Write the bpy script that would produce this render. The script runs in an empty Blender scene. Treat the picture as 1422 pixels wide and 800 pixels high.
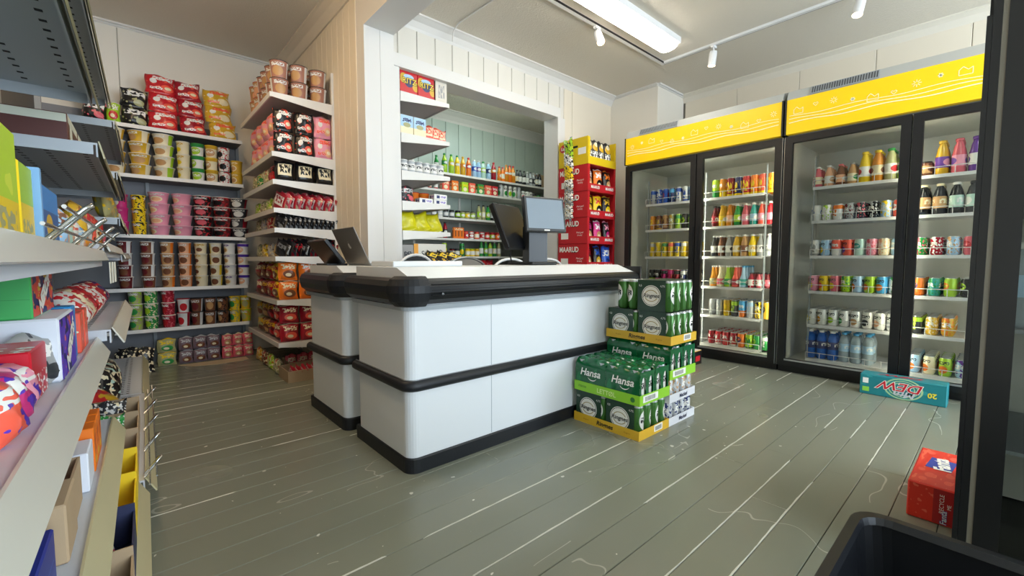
import bpy, math, random
from mathutils import Vector, Matrix
random.seed(7)
SC = bpy.context.scene
COL = SC.collection
R = math.radians

# ------------------------------------------------------------------ camera, world, exposure
cd = bpy.data.cameras.new('camera'); cam = bpy.data.objects.new('camera', cd); COL.objects.link(cam)
cd.sensor_width = 36; cd.lens = 605 / 1422 * 36; cd.clip_start = .02
cam.location = (0, 0, .9); cam.rotation_euler = (R(90 - 3.74), 0, R(48.45 - 90))
SC.camera = cam
w = bpy.data.worlds.new('world'); SC.world = w; w.use_nodes = True
w.node_tree.nodes['Background'].inputs[0].default_value = (.74, .87, 1.0, 1)
w.node_tree.nodes['Background'].inputs[1].default_value = 5.8
SC.view_settings.view_transform = 'Standard'; SC.view_settings.look = 'None'
SC.view_settings.gamma = 1; SC.view_settings.use_curve_mapping = False
SC.view_settings.exposure = 0.88
for x0, x1 in ((.1, 2.3), (2.6, 4.9)):      # daylight enters through the two shop windows behind the camera
    ld = bpy.data.lights.new('window_portal', 'AREA'); ld.shape = 'RECTANGLE'; ld.size = x1 - x0; ld.size_y = 2.1
    ld.cycles.is_portal = True
    lo = bpy.data.objects.new('window_portal', ld); COL.objects.link(lo)
    lo.location = ((x0 + x1) / 2, -2.72, 1.45); lo.rotation_euler = (R(90), 0, R(0))

# ------------------------------------------------------------------ colours and materials
def lin(h):
    v = [int(h[i:i + 2], 16) / 255 for i in (0, 2, 4)]
    return tuple(((c + .055) / 1.055) ** 2.4 if c > .04045 else c / 12.92 for c in v) + (1,)
HEX = dict(red='c8202b', crimson='a3172a', maroon='6b1d22', pink='ee9cb2', magenta='d3307e', orange='ee7a22', tan='c89a66',
    brown='7a4a30', yellow='f2cf1c', lime='a8d22c', green='2f9447', teal='2f9c92', blue='2455b8', navy='1b2a66', cyan='49a6de',
    purple='6a3a9a', violet='5a38b8', white='ecebe6', cream='efe2bd', grey='9a9c9c', silver='bfc3c6', black='17171a', charcoal='34363a',
    amber='d98a1e', coral='f2604a', gold='d8ab2c', olive='a9a878', mint='bfe0d2', sky='a8cdea', peach='f0b48c', rose='d9606e', card='b99c78')
def C(n):
    return lin(HEX.get(n, n))
MATS = {}
def M(n, col, rough=.5, metal=0., alpha=1., emit=0., trans=0.):
    if n in MATS: return MATS[n]
    m = bpy.data.materials.new(n); m.use_nodes = True; b = m.node_tree.nodes['Principled BSDF']
    b.inputs['Base Color'].default_value = C(col); b.inputs['Roughness'].default_value = rough
    b.inputs['Metallic'].default_value = metal; b.inputs['Alpha'].default_value = alpha
    b.inputs['Transmission Weight'].default_value = trans
    if emit:
        b.inputs['Emission Color'].default_value = C(col); b.inputs['Emission Strength'].default_value = emit
    MATS[n] = m; return m
class NT:
    def __init__(s, m): s.t = m.node_tree
    def n(s, typ, **kw):
        o = s.t.nodes.new(typ)
        for k, v in kw.items(): setattr(o, k, v)
        return o
    def put(s, sock, v):
        if isinstance(v, bpy.types.NodeSocket): s.t.links.new(v, sock)
        else: sock.default_value = v
    def math(s, op, a, b=0., c=0.):
        o = s.n('ShaderNodeMath', operation=op)
        for i, v in enumerate((a, b, c)): s.put(o.inputs[i], v)
        return o.outputs[0]
    def vec(s, op, a, b=(0, 0, 0), out=0):
        o = s.n('ShaderNodeVectorMath', operation=op); s.put(o.inputs[0], a); s.put(o.inputs[1], b)
        return o.outputs[out]
    def mix(s, f, a, b):
        o = s.n('ShaderNodeMix', data_type='RGBA'); s.put(o.inputs[0], f); s.put(o.inputs[6], a); s.put(o.inputs[7], b)
        return o.outputs[2]
def P(name, base, elems, rep=(1, 1), rough=.38, metal=0.):
    """flat print on the UV square: e = ellipse, r = rectangle, t = lettering-like bars, n = mottling"""
    if name in MATS: return MATS[name]
    m = bpy.data.materials.new(name); m.use_nodes = True; k = NT(m); b = m.node_tree.nodes['Principled BSDF']
    uv = k.n('ShaderNodeTexCoord').outputs['UV']
    if rep != (1, 1): uv = k.vec('FRACTION', k.vec('MULTIPLY', uv, (rep[0], rep[1], 1)))
    sp = k.n('ShaderNodeSeparateXYZ'); k.put(sp.inputs[0], uv); u, v = sp.outputs[0], sp.outputs[1]
    cur = C(base)
    for e in elems:
        ty = e[0]; col = C(e[-1])
        if ty == 'e':
            d = k.vec('DIVIDE', k.vec('SUBTRACT', uv, (e[1], e[2], 0)), (e[3], e[4], 1))
            f = k.math('LESS_THAN', k.vec('LENGTH', d, out=1), 1.)
        elif ty == 'n':
            no = k.n('ShaderNodeTexNoise'); k.put(no.inputs['Vector'], uv); no.inputs['Scale'].default_value = e[1]
            no.inputs['Detail'].default_value = 1.; f = k.math('GREATER_THAN', no.outputs[0], e[2])
        else:
            f = k.math('MULTIPLY', k.math('COMPARE', u, e[1], e[3]), k.math('COMPARE', v, e[2], e[4]))
            if ty == 't':
                no = k.n('ShaderNodeTexNoise'); k.put(no.inputs['Vector'], k.vec('MULTIPLY', uv, (2.2 / e[3], .8 / e[4], 1)))
                no.inputs['Scale'].default_value = 1.6; no.inputs['Detail'].default_value = 0.
                f = k.math('MULTIPLY', f, k.math('GREATER_THAN', no.outputs[0], .46))
        cur = k.mix(f, cur, col)
    k.put(b.inputs['Base Color'], cur)
    b.inputs['Roughness'].default_value = rough; b.inputs['Metallic'].default_value = metal
    MATS[name] = m; return m
def bump(m, scale, strength, dist=.01, det=3.):
    k = NT(m); no = k.n('ShaderNodeTexNoise'); no.inputs['Scale'].default_value = scale; no.inputs['Detail'].default_value = det
    k.put(no.inputs['Vector'], k.n('ShaderNodeTexCoord').outputs['Object'])
    bp = k.n('ShaderNodeBump'); bp.inputs['Strength'].default_value = strength; bp.inputs['Distance'].default_value = dist
    k.put(bp.inputs['Height'], no.outputs[0]); k.put(m.node_tree.nodes['Principled BSDF'].inputs['Normal'], bp.outputs[0])
    return m

# ------------------------------------------------------------------ mesh helpers
class G:
    def __init__(s): s.v = []; s.f = []; s.uv = []; s.mi = []; s.sm = []
    def face(s, idx, uv=None, m=0, smooth=False):
        s.f.append(idx); s.uv.append(uv or [(0, 0)] * len(idx)); s.mi.append(m); s.sm.append(smooth)
    def poly(s, pts, uv=None, m=0):
        b = len(s.v); s.v += [tuple(p) for p in pts]
        s.face(list(range(b, b + len(pts))), uv or ([(0, 0), (1, 0), (1, 1), (0, 1)] if len(pts) == 4 else None), m)
    def box(s, x0, y0, z0, x1, y1, z1, m=0):
        ms = m if isinstance(m, (list, tuple)) else [m] * 6      # -y +y -x +x bottom top
        q = [(0, 0), (1, 0), (1, 1), (0, 1)]
        for i, p in enumerate(([(x0, y0, z0), (x1, y0, z0), (x1, y0, z1), (x0, y0, z1)],
                [(x1, y1, z0), (x0, y1, z0), (x0, y1, z1), (x1, y1, z1)],
                [(x0, y1, z0), (x0, y0, z0), (x0, y0, z1), (x0, y1, z1)],
                [(x1, y0, z0), (x1, y1, z0), (x1, y1, z1), (x1, y0, z1)],
                [(x0, y1, z0), (x1, y1, z0), (x1, y0, z0), (x0, y0, z0)],
                [(x0, y0, z1), (x1, y0, z1), (x1, y1, z1), (x0, y1, z1)])):
            s.poly(p, q, ms[i])
        return s
    def cbox(s, x0, y0, z0, x1, y1, z1, c=.004, m=0):
        """box with all edges chamfered"""
        b = len(s.v); X = (x0, x1); Y = (y0, y1); Z = (z0, z1); id = {}
        for i in (0, 1):
            for j in (0, 1):
                for k in (0, 1):
                    for a in range(3):
                        o = [c, c, c]; o[a] = 0; sg = (1 - 2 * i, 1 - 2 * j, 1 - 2 * k)
                        id[i, j, k, a] = len(s.v)
                        s.v.append((X[i] + sg[0] * o[0], Y[j] + sg[1] * o[1], Z[k] + sg[2] * o[2]))
        q = [(0, 0), (1, 0), (1, 1), (0, 1)]
        def I(i, j, k, a): return id[i, j, k, a]
        s.face([I(0,0,0,1), I(1,0,0,1), I(1,0,1,1), I(0,0,1,1)], q, m); s.face([I(1,1,0,1), I(0,1,0,1), I(0,1,1,1), I(1,1,1,1)], q, m)
        s.face([I(0,1,0,0), I(0,0,0,0), I(0,0,1,0), I(0,1,1,0)], q, m); s.face([I(1,0,0,0), I(1,1,0,0), I(1,1,1,0), I(1,0,1,0)], q, m)
        s.face([I(0,1,0,2), I(1,1,0,2), I(1,0,0,2), I(0,0,0,2)], q, m); s.face([I(0,0,1,2), I(1,0,1,2), I(1,1,1,2), I(0,1,1,2)], q, m)
        for j in (0, 1):
            for k in (0, 1): s.face([I(0,j,k,1), I(1,j,k,1), I(1,j,k,2), I(0,j,k,2)], None, m)
        for i in (0, 1):
            for k in (0, 1): s.face([I(i,0,k,0), I(i,1,k,0), I(i,1,k,2), I(i,0,k,2)], None, m)
            for j in (0, 1): s.face([I(i,j,0,0), I(i,j,1,0), I(i,j,1,1), I(i,j,0,1)], None, m)
        for i in (0, 1):
            for j in (0, 1):
                for k in (0, 1): s.face([I(i,j,k,0), I(i,j,k,1), I(i,j,k,2)], None, m)
        return s
    def lathe(s, prof, n=18, m=0, cx=0, cy=0, z=0, capb=True, capt=True, smooth=True):
        b = len(s.v); zs = [p[1] for p in prof]; z0, z1 = min(zs), max(zs)
        for r, h in prof:
            for i in range(n):
                a = 2 * math.pi * i / n; s.v.append((cx + r * math.cos(a), cy + r * math.sin(a), z + h))
        for j in range(len(prof) - 1):
            v0, v1 = ((prof[j][1] - z0) / (z1 - z0 + 1e-9), (prof[j + 1][1] - z0) / (z1 - z0 + 1e-9))
            mm = m[j] if isinstance(m, list) else m
            for i in range(n):
                k = (i + 1) % n
                s.face([b + j * n + i, b + j * n + k, b + (j + 1) * n + k, b + (j + 1) * n + i],
                       [(i / n, v0), ((i + 1) / n, v0), ((i + 1) / n, v1), (i / n, v1)], mm, smooth)
        mb = m[0] if isinstance(m, list) else m; mt = m[-1] if isinstance(m, list) else m
        if capb: s.face([b + n - 1 - i for i in range(n)], None, mb)
        if capt: s.face([b + (len(prof) - 1) * n + i for i in range(n)], None, mt)
        return s
    def prism(s, pts, z0, z1, m=0, smooth=False):
        n = len(pts); b = len(s.v)
        s.v += [(x, y, z0) for x, y in pts] + [(x, y, z1) for x, y in pts]
        for i in range(n):
            k = (i + 1) % n
            s.face([b + i, b + k, b + n + k, b + n + i], [(i / n, 0), ((i + 1) / n, 0), ((i + 1) / n, 1), (i / n, 1)], m, smooth)
        s.face([b + n - 1 - i for i in range(n)], None, m); s.face([b + n + i for i in range(n)], None, m)
        return s
    def tube(s, pts, r=.004, n=6, m=0, closed=False):
        P_ = [Vector(p) for p in pts]; b = len(s.v); L = len(P_)
        for i, p in enumerate(P_):
            if closed: d = P_[(i + 1) % L] - P_[i - 1]
            else: d = P_[min(i + 1, L - 1)] - P_[max(i - 1, 0)]
            d.normalize(); a = d.cross(Vector((0, 0, 1)))
            if a.length < .1: a = d.cross(Vector((1, 0, 0)))
            a.normalize(); c = d.cross(a)
            for j in range(n):
                t = 2 * math.pi * j / n; s.v.append(tuple(p + a * (r * math.cos(t)) + c * (r * math.sin(t))))
        for i in range(L if closed else L - 1):
            i2 = (i + 1) % L
            for j in range(n):
                k = (j + 1) % n; s.face([b + i * n + j, b + i * n + k, b + i2 * n + k, b + i2 * n + j], None, m, True)
        if not closed:
            s.face([b + j for j in range(n)], None, m); s.face([b + (L - 1) * n + n - 1 - j for j in range(n)], None, m)
        return s
    def sweep(s, path, prof, m=0, smooth=False):
        """path: (x, y, nx, ny); prof: (outward offset, z)"""
        b = len(s.v); L = len(prof)
        for x, y, nx, ny in path:
            for d, z in prof: s.v.append((x + nx * d, y + ny * d, z))
        for i in range(len(path) - 1):
            for j in range(L):
                k = (j + 1) % L
                s.face([b + i * L + j, b + (i + 1) * L + j, b + (i + 1) * L + k, b + i * L + k], None, m, smooth)
        s.face([b + j for j in range(L)], None, m); s.face([b + (len(path) - 1) * L + L - 1 - j for j in range(L)], None, m)
        return s
    def mesh(s, name, mats):
        me = bpy.data.meshes.new(name); me.from_pydata(s.v, [], s.f)
        for m in (mats if isinstance(mats, (list, tuple)) else [mats]): me.materials.append(m)
        ul = me.uv_layers.new(name='UVMap'); flat = [c for f in s.uv for p in f for c in p]
        ul.data.foreach_set('uv', flat)
        me.polygons.foreach_set('material_index', s.mi); me.polygons.foreach_set('use_smooth', s.sm)
        me.update(); return me
def rr(x0, y0, x1, y1, r, n=5):
    o = []
    for cx, cy, a in ((x1 - r, y1 - r, 0), (x0 + r, y1 - r, 90), (x0 + r, y0 + r, 180), (x1 - r, y0 + r, 270)):
        for i in range(n + 1):
            t = R(a + 90 * i / n); o.append((cx + r * math.cos(t), cy + r * math.sin(t)))
    return o
def O(name, me, parent=None, loc=(0, 0, 0), rot=(0, 0, 0), label=None, cat=None, group=None, kind=None, scale=None):
    o = bpy.data.objects.new(name, me); COL.objects.link(o); o.location = loc; o.rotation_euler = rot
    if scale: o.scale = scale
    if parent: o.parent = parent
    if label: o['label'] = label
    if cat: o['category'] = cat
    if group: o['group'] = group
    if kind: o['kind'] = kind
    return o
def E(name, loc, label, cat, group=None, rot=(0, 0, 0)): return O(name, None, None, loc, rot, label, cat, group)
def S(name, me, parent=None, **k): return O(name, me, parent, kind=None if parent else 'structure', **k)
def BX(name, a, mat, parent=None, **k): return O(name, G().box(*a).mesh(name, mat), parent, **k)
CACHE = {}
def cached(key, fn):
    if key not in CACHE: CACHE[key] = fn()
    return CACHE[key]
def T(txt, size, mat, parent, loc, right, up, shear=0., name='lettering', sx=1., bold=0.):
    """flat lettering; loc = its centre, right / up span its plane"""
    def mk():
        cu = bpy.data.curves.new('lettering', 'FONT'); cu.body = txt; cu.align_x = 'CENTER'; cu.align_y = 'CENTER'
        cu.size = 1; cu.shear = shear; cu.offset = bold; cu.resolution_u = 3
        o = bpy.data.objects.new('tmp', cu); COL.objects.link(o)
        me = bpy.data.meshes.new_from_object(o.evaluated_get(bpy.context.evaluated_depsgraph_get()))
        bpy.data.objects.remove(o); bpy.data.curves.remove(cu); return me
    base = cached(('text', txt, shear, bold), mk)
    me = cached(('text', txt, shear, bold, mat.name), lambda: base.copy())
    if not me.materials: me.materials.append(mat)
    r = Vector(right).normalized(); u = Vector(up).normalized(); n = r.cross(u)
    o = O(name, me, parent)
    mt = Matrix((r * size * sx, u * size, n * size)).transposed().to_4x4(); mt.translation = Vector(loc) + n * .0015
    o.matrix_local = mt
    return o
NY = ((1, 0, 0), (0, 0, 1)); NX = ((0, -1, 0), (0, 0, 1)); PX = ((0, 1, 0), (0, 0, 1)); PZ = ((1, 0, 0), (0, 1, 0))
ORD = ['first', 'second', 'third', 'fourth', 'fifth', 'sixth', 'seventh', 'eighth', 'ninth', 'tenth', 'eleventh', 'twelfth', 'thirteenth',
       'fourteenth', 'fifteenth', 'sixteenth', 'seventeenth', 'eighteenth', 'nineteenth', 'twentieth'] + ['next'] * 20

# ------------------------------------------------------------------ common materials
wall_m = bump(M('wall_paint', 'e9e3d6', .55), 60, .06)
board_m = M('white_board', 'dfdbd1', .45)
cream_m = M('cream_board', 'e6dcc9', .5)
green_m = M('pale_green_board', 'b9c8bf', .5)
ceil_m = bump(M('ceiling_paint', 'ddd6c8', .7), 90, .35, .012)
trim_m = M('trim_white', 'e0deda', .4)
dark_gap = M('joint_dark', '8a857c', .8)
black_p = M('black_plastic', '101216', .35)
black_r = M('black_rubber', '14171c', .5)
white_p = M('white_laminate', 'dfe3e6', .32)
steel = M('chrome_wire', 'd5d8da', .22, 1.)
alu = M('aluminium', 'b9bcbe', .35, .9)
whitemetal = M('white_metal', 'e4e4e4', .4)
greymetal = M('grey_metal', '9aa0a4', .45)
darkmetal = M('dark_metal', '3b3e42', .5)
card_m = bump(M('cardboard', 'b39a7a', .85), 40, .1)
lid_m = M('can_lid_silver', 'c9ccce', .28, .9)
white_ink = M('white_ink', 'f2f1ea', .5); black_ink = M('black_ink', '15151a', .5); blue_ink = M('blue_ink', '2b3d9c', .5)
red_ink = M('red_ink', 'c81e2e', .5); lime_ink = M('pale_lime_ink', 'd9ef9a', .5); yellow_ink = M('yellow_ink', 'f0df3a', .5)

# ================================================================== THE ROOM
CZ = 2.85; XL, XR, YB, YF = -.62, 5.1, 4.97, -2.7
def floor_mat():
    m = bpy.data.materials.new('green_floor_paint'); m.use_nodes = True; k = NT(m); b = m.node_tree.nodes['Principled BSDF']
    tc = k.n('ShaderNodeTexCoord'); uv = tc.outputs['UV']; ob = k.n('ShaderNodeNewGeometry').outputs['Position']
    sp = k.n('ShaderNodeSeparateXYZ'); k.put(sp.inputs[0], uv); v = sp.outputs[1]
    rnd = k.n('ShaderNodeObjectInfo').outputs['Random']
    def noise(scale, vec, det=2.):
        o = k.n('ShaderNodeTexNoise'); o.inputs['Scale'].default_value = scale; o.inputs['Detail'].default_value = det; k.put(o.inputs['Vector'], vec)
        return o.outputs[0]
    big = noise(1.3, ob); fine = noise(14., k.vec('MULTIPLY', ob, (1, 5, 1)))
    col = k.mix(big, C('737767'), C('8a8c7e'))
    col = k.mix(k.math('MULTIPLY', rnd, .35), col, C('7c7d6c'))
    col = k.mix(k.math('MULTIPLY', fine, .1), col, C('707763'))
    # paint worn off along some joints
    edge = k.math('LESS_THAN', v, k.math('MULTIPLY', noise(9., ob, 3.), .075))
    where = k.math('GREATER_THAN', noise(.8, k.vec('ADD', k.vec('MULTIPLY', ob, (1, 7, 1)), (3, 1, 0))), .52)
    pick = k.math('GREATER_THAN', rnd, .35)
    wear = k.math('MULTIPLY', k.math('MULTIPLY', edge, where), pick)
    # small chips and drag scratches
    chips = k.math('MULTIPLY', k.math('GREATER_THAN', noise(26., ob, 1.), .765), k.math('GREATER_THAN', noise(1.1, k.vec('ADD', ob, (7, 2, 0))), .46))
    wv = k.n('ShaderNodeTexNoise'); wv.inputs['Scale'].default_value = 1.1; wv.inputs['Detail'].default_value = 3.
    k.put(wv.inputs['Vector'], k.vec('MULTIPLY', k.vec('ADD', ob, (1.7, .4, 0)), (.7, 1.5, 1)))
    scr = k.math('MULTIPLY', k.math('COMPARE', wv.outputs[0], .5, .0012), k.math('GREATER_THAN', noise(2.2, k.vec('ADD', ob, (0, 9, 0))), .55))
    mask = k.math('MAXIMUM', k.math('MAXIMUM', wear, chips), k.math('MULTIPLY', scr, .4))
    col = k.mix(k.math('MULTIPLY', mask, .75), col, C('dedccb'))
    k.put(b.inputs['Base Color'], col)
    k.put(b.inputs['Roughness'], k.math('MULTIPLY_ADD', big, .12, .2))
    bp = k.n('ShaderNodeBump'); bp.inputs['Strength'].default_value = .05; bp.inputs['Distance'].default_value = .004
    k.put(bp.inputs['Height'], big); k.put(b.inputs['Normal'], bp.outputs[0])
    return m
FM = floor_mat()
floor = S('floor', G().box(XL - .1, YF - .1, -.08, XR + .1, YB + .15, -.02).mesh('floor', M('subfloor', '2e3028', .9)))
pw = .122; nrow = int((YB + .1 - YF) / pw)
for i in range(nrow):
    y0 = YF + i * pw; x = XL
    while x < XR - .01:
        L = random.uniform(1.8, 3.6)
        if XR - x - L < .8: L = XR - x
        g = G(); a, b_, c = .0007, pw - .0014, .0016
        x0, x1 = x + .0006, x + L - .0006
        vs = [(x0, y0 + a, -.02), (x1, y0 + a, -.02), (x0, y0 + a, -c), (x1, y0 + a, -c), (x0, y0 + a + c, 0), (x1, y0 + a + c, 0),
              (x0, y0 + b_ - c, 0), (x1, y0 + b_ - c, 0), (x0, y0 + b_, -c), (x1, y0 + b_, -c), (x0, y0 + b_, -.02), (x1, y0 + b_, -.02)]
        g.v = vs
        for j in range(5):
            q0, q1 = (vs[2 * j][1] - y0) / pw, (vs[2 * j + 2][1] - y0) / pw
            g.face([2 * j, 2 * j + 1, 2 * j + 3, 2 * j + 2], [(x0, q0), (x1, q0), (x1, q1), (x0, q1)])
        g.face([0, 2, 4, 6, 8, 10]); g.face([11, 9, 7, 5, 3, 1])
        O('plank', g.mesh('plank', FM), floor); x += L

S('ceiling', G().box(XL - .1, YF - .1, CZ, XR + .1, YB + .15, CZ + .1).mesh('ceiling', ceil_m))
def boards(parent, axis, plane, a0, a1, z0, z1, pitch, mat, gap=.005, th=.012, sign=-1):
    """vertical boards on a wall; axis 'x': wall runs along x at y = plane, facing sign*y; axis 'y': runs along y at x = plane"""
    n = max(1, round((a1 - a0) / pitch)); p = (a1 - a0) / n
    def mk():
        g = G(); q = p - gap; c = .003
        pr = [(0, 0), (0, -th + c), (c, -th), (q - c, -th), (q, -th + c), (q, 0)]
        return g.prism(pr, 0, z1 - z0).mesh('board', mat)
    me = cached(('board', round(p, 4), round(z1 - z0, 4), gap, th, mat.name), mk)
    for i in range(n):
        if axis == 'x':
            O('board', me, parent, (a0 + i * p + gap / 2, plane, z0)) if sign < 0 else O('board', me, parent, (a0 + (i + 1) * p - gap / 2, plane, z0), (0, 0, math.pi))
        else:
            O('board', me, parent, (plane, a0 + (i + 1) * p - gap / 2, z0), (0, 0, -math.pi / 2)) if sign < 0 else O('board', me, parent, (plane, a0 + i * p + gap / 2, z0), (0, 0, math.pi / 2))
def wall(name, a, mat): return S(name, G().box(*a).mesh(name, mat))
# alcove back wall, also the far wall of the room behind the counter
wb = wall('wall_back', (XL - .1, YB, 0, 1.32, YB + .12, CZ), M('wall_joint_cream', 'a79f92', .8))
boards(wb, 'x', YB, XL, -.13, 0, CZ, .5, wall_m, .004); boards(wb, 'x', YB, -.13, .03, 0, CZ, .2, wall_m, .004); boards(wb, 'x', YB, .03, 1.28, 0, CZ, 1.25, wall_m, .004)
wg = wall('wall_stockroom', (1.55, 5.0, 0, XR + .1, 5.12, CZ), M('wall_joint_green', '7f8c84', .8))
boards(wg, 'x', 5.0, 1.6, XR, 0, CZ, .2, green_m, .006)
# wall between the alcove and the stock room, with the square post at its end
wd = wall('wall_divider', (1.292, 3.1, 0, 1.56, YB, CZ), M('wall_joint_white', 'b9b1a2', .8))
boards(wd, 'y', 1.292, 3.1, YB - .015, 0, CZ - .1, .118, cream_m, .005, .012)
post = S('trim_1', G().box(1.285, 2.975, 0, 1.40, 3.12, 2.5).box(1.402, 2.975, 0, 1.505, 3.28, 2.5).mesh('post', trim_m))
S('trim_2', G().box(1.285, YF, 2.5, 1.505, 3.12, CZ).mesh('beam', trim_m))
# wall with the wide opening
OX0, OX1, OZ, WY = 1.69, 3.54, 2.42, 3.27
wo = S('wall_opening', G().box(1.5, WY, 0, OX0, WY + .16, CZ).box(OX1, WY, 0, XR, WY + .16, CZ).box(OX0, WY, OZ + .02, OX1, WY + .16, CZ).mesh('wall_opening', dark_gap))
boards(wo, 'x', WY, 1.51, OX1 + .03, OZ + .1, CZ - .09, .172, board_m, .005)
boards(wo, 'x', WY, OX1 + .032, OX1 + .1, OZ, CZ - .09, .08, board_m, .004); boards(wo, 'x', WY, OX1 + .1, 3.78, 0, CZ - .09, .12, cream_m, .004); boards(wo, 'x', WY, 3.78, 4.5, 0, CZ - .09, .7, cream_m, .005)
boards(wo, 'x', WY, 1.51, OX0 - .05, 0, OZ + .1, .13, board_m, .004)
S('trim_3', G().box(1.51, WY - .03, OZ, OX1 + .03, WY + .17, OZ + .1).mesh('opening_lintel', trim_m))
S('trim_4', G().box(OX1 - .012, WY - .03, 0, OX1 + .1, WY + .175, OZ).box(OX0 - .05, WY - .02, 0, OX0, WY + .17, OZ).mesh('opening_jambs', trim_m))
# right wall behind the coolers and the boxed-in corner
wr = wall('wall_right', (XR, YF - .1, 0, XR + .12, 5.0, CZ), dark_gap)
boards(wr, 'y', XR, YF, 2.62, 0, CZ - .08, .62, cream_m, .004)
S('wall_corner_boxing', G().box(4.5, 2.64, 0, XR - .015, WY - .001, CZ).mesh('corner_boxing', M('boxing_paint', 'e7e2d7', .5)))
# walls out of view: left of the shelving, and the shop front with its two windows
wl = wall('wall_left', (XL - .1, YF - .1, 0, XL, YB, CZ), wall_m)
S('wall_front', G().box(XL, YF - .1, 0, XR, YF, .4).box(XL, YF - .1, 2.5, XR, YF, CZ).box(XL, YF - .1, .4, .1, YF, 2.5)
  .box(2.3, YF - .1, .4, 2.6, YF, 2.5).box(4.9, YF - .1, .4, XR, YF, 2.5).mesh('wall_front', wall_m))
# cove mouldings under the ceiling
def cove(name, path, s=.1, mat=trim_m):
    pr = [(0, CZ), (0, CZ - s), (.012, CZ - s), (.02, CZ - s * .8), (s * .45, CZ - s * .4), (s * .85, CZ - .016), (s, CZ - .012), (s, CZ)]
    S(name, G().sweep(path, pr).mesh(name, mat))
cove('trim_5', [(1.5, WY, 0, -1), (4.5, WY, 0, -1)]); cove('trim_6', [(XR, YF, -1, 0), (XR, 2.64, -1, 0)], .085, M('cove_cream', 'e3dccd', .5))
cove('trim_7', [(1.28, 3.12, -1, 0), (1.28, YB, -1, 0)], .1, M('cove_alcove', 'ddd3c2', .5)); cove('trim_8', [(1.56, 5.0, 0, -1), (XR, 5.0, 0, -1)], .13)
cove('trim_9', [(XL, YB, 0, -1), (1.28, YB, 0, -1)], .035)
cove('trim_10', [(4.5, WY, -1, 0), (4.5, 2.64, -1, 0)], .03); cove('trim_11', [(4.5, 2.64, 0, -1), (XR, 2.64, 0, -1)], .03)
# surface cable across the ceiling and down the cove
O('cable_trunking', G().tube([(2.13, 3.155, 2.72), (2.13, 3.14, 2.80), (2.135, 3.08, 2.836), (2.14, 3.0, 2.843), (2.15, 2.7, 2.844), (2.16, 2.385, 2.844)], .006).mesh('cable_trunking', trim_m),
  label='thin white cable run across the ceiling and down onto the cove', cat='cable')

# ------------------------------------------------------------------ lamps
lamp_e = M('lamp_diffuser', 'fff8ec', .5, emit=12.5)
def bar_lamp(name, x0, y0, x1, y1, label, strength_mat=lamp_e):
    t = E(name, ((x0 + x1) / 2, (y0 + y1) / 2, CZ), label, 'lamp'); hx, hy = (x1 - x0) / 2, (y1 - y0) / 2
    O('housing', G().box(-hx - .02, -hy - .02, -.05, hx + .02, hy + .02, 0).mesh('housing', whitemetal), t)
    pr = [(-hy, -.05), (-hy * .95, -.07), (-hy * .6, -.088), (0, -.094), (hy * .6, -.088), (hy * .95, -.07), (hy, -.05)]
    g = G(); n = len(pr)
    for X in (-hx, hx): g.v += [(X, a, b) for a, b in pr]
    for j in range(n - 1): g.face([j, n + j, n + j + 1, j + 1], None, 0, True)
    g.face(list(range(n))); g.face([2 * n - 1 - j for j in range(n)])
    O('diffuser', g.mesh('diffuser', strength_mat), t)
    return t
bar_lamp('ceiling_lamp', 2.15, 2.0, 3.72, 2.17, 'lit white tube lamp on the ceiling above the counter')
bar_lamp('ceiling_lamp', 2.2, -.6, 3.7, -.43, 'lit white tube lamp on the ceiling above the near cooler')
bar_lamp('ceiling_lamp', 2.9, 4.0, 4.2, 4.14, 'lit tube lamp on the ceiling of the room behind the counter', M('lamp_stock', 'f2fff4', .5, emit=11.))
bar_lamp('ceiling_lamp', .0, 2.2, .14, 3.3, 'warm lit tube lamp on the alcove ceiling above the left shelves', M('lamp_warm', 'ffdcae', .5, emit=17.))
# track lights
tk = E('track_light_rail', (4.07, 2.34, CZ), 'white track rail on the ceiling turning a corner by the coolers', 'track rail')
O('rail', G().box(-2.4, -.017, -.02, .017, .017, 0).mesh('rail', whitemetal), tk); O('rail', G().box(-.017, -3.0, -.02, .017, -.018, 0).mesh('rail', whitemetal), tk)
O('slot', G().box(-2.4, -.02, -.0205, .0, -.0172, -.004).mesh('slot', black_p), tk); O('slot', G().box(.0172, -3.0, -.0205, .02, 0, -.004).mesh('slot', black_p), tk)
for x, y, tx, ty, lb in ((3.02, 2.34, .25, -.5, 'white cylinder track spotlight beside the tube lamp, tilted toward the counter'),
        (4.07, 1.84, .0, .12, 'white cylinder track spotlight above the yellow headers, middle one'), (4.07, .78, .28, .1, 'white cylinder track spotlight nearest the black near cooler')):
    s = E('track_spotlight', (x, y, CZ - .02), lb, 'spotlight', 'track spotlights on the ceiling rail')
    O('adapter', G().box(-.03, -.014, -.02, .03, .014, 0).mesh('adapter', whitemetal), s); O('stem', G().lathe([(.007, -.05), (.007, -.018)], 8).mesh('stem', whitemetal), s)
    h = O('head', G().lathe([(.012, 0), (.03, -.004), (.033, -.02), (.033, -.13)], 16, capt=False).mesh('head', whitemetal), s, (0, 0, -.045), (ty, tx, 0))
    O('lens', G().lathe([(.0, -.126), (.03, -.126)], 16).mesh('lens', M('spot_lens', 'ffe2b8', .4, emit=4.)), h)

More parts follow.
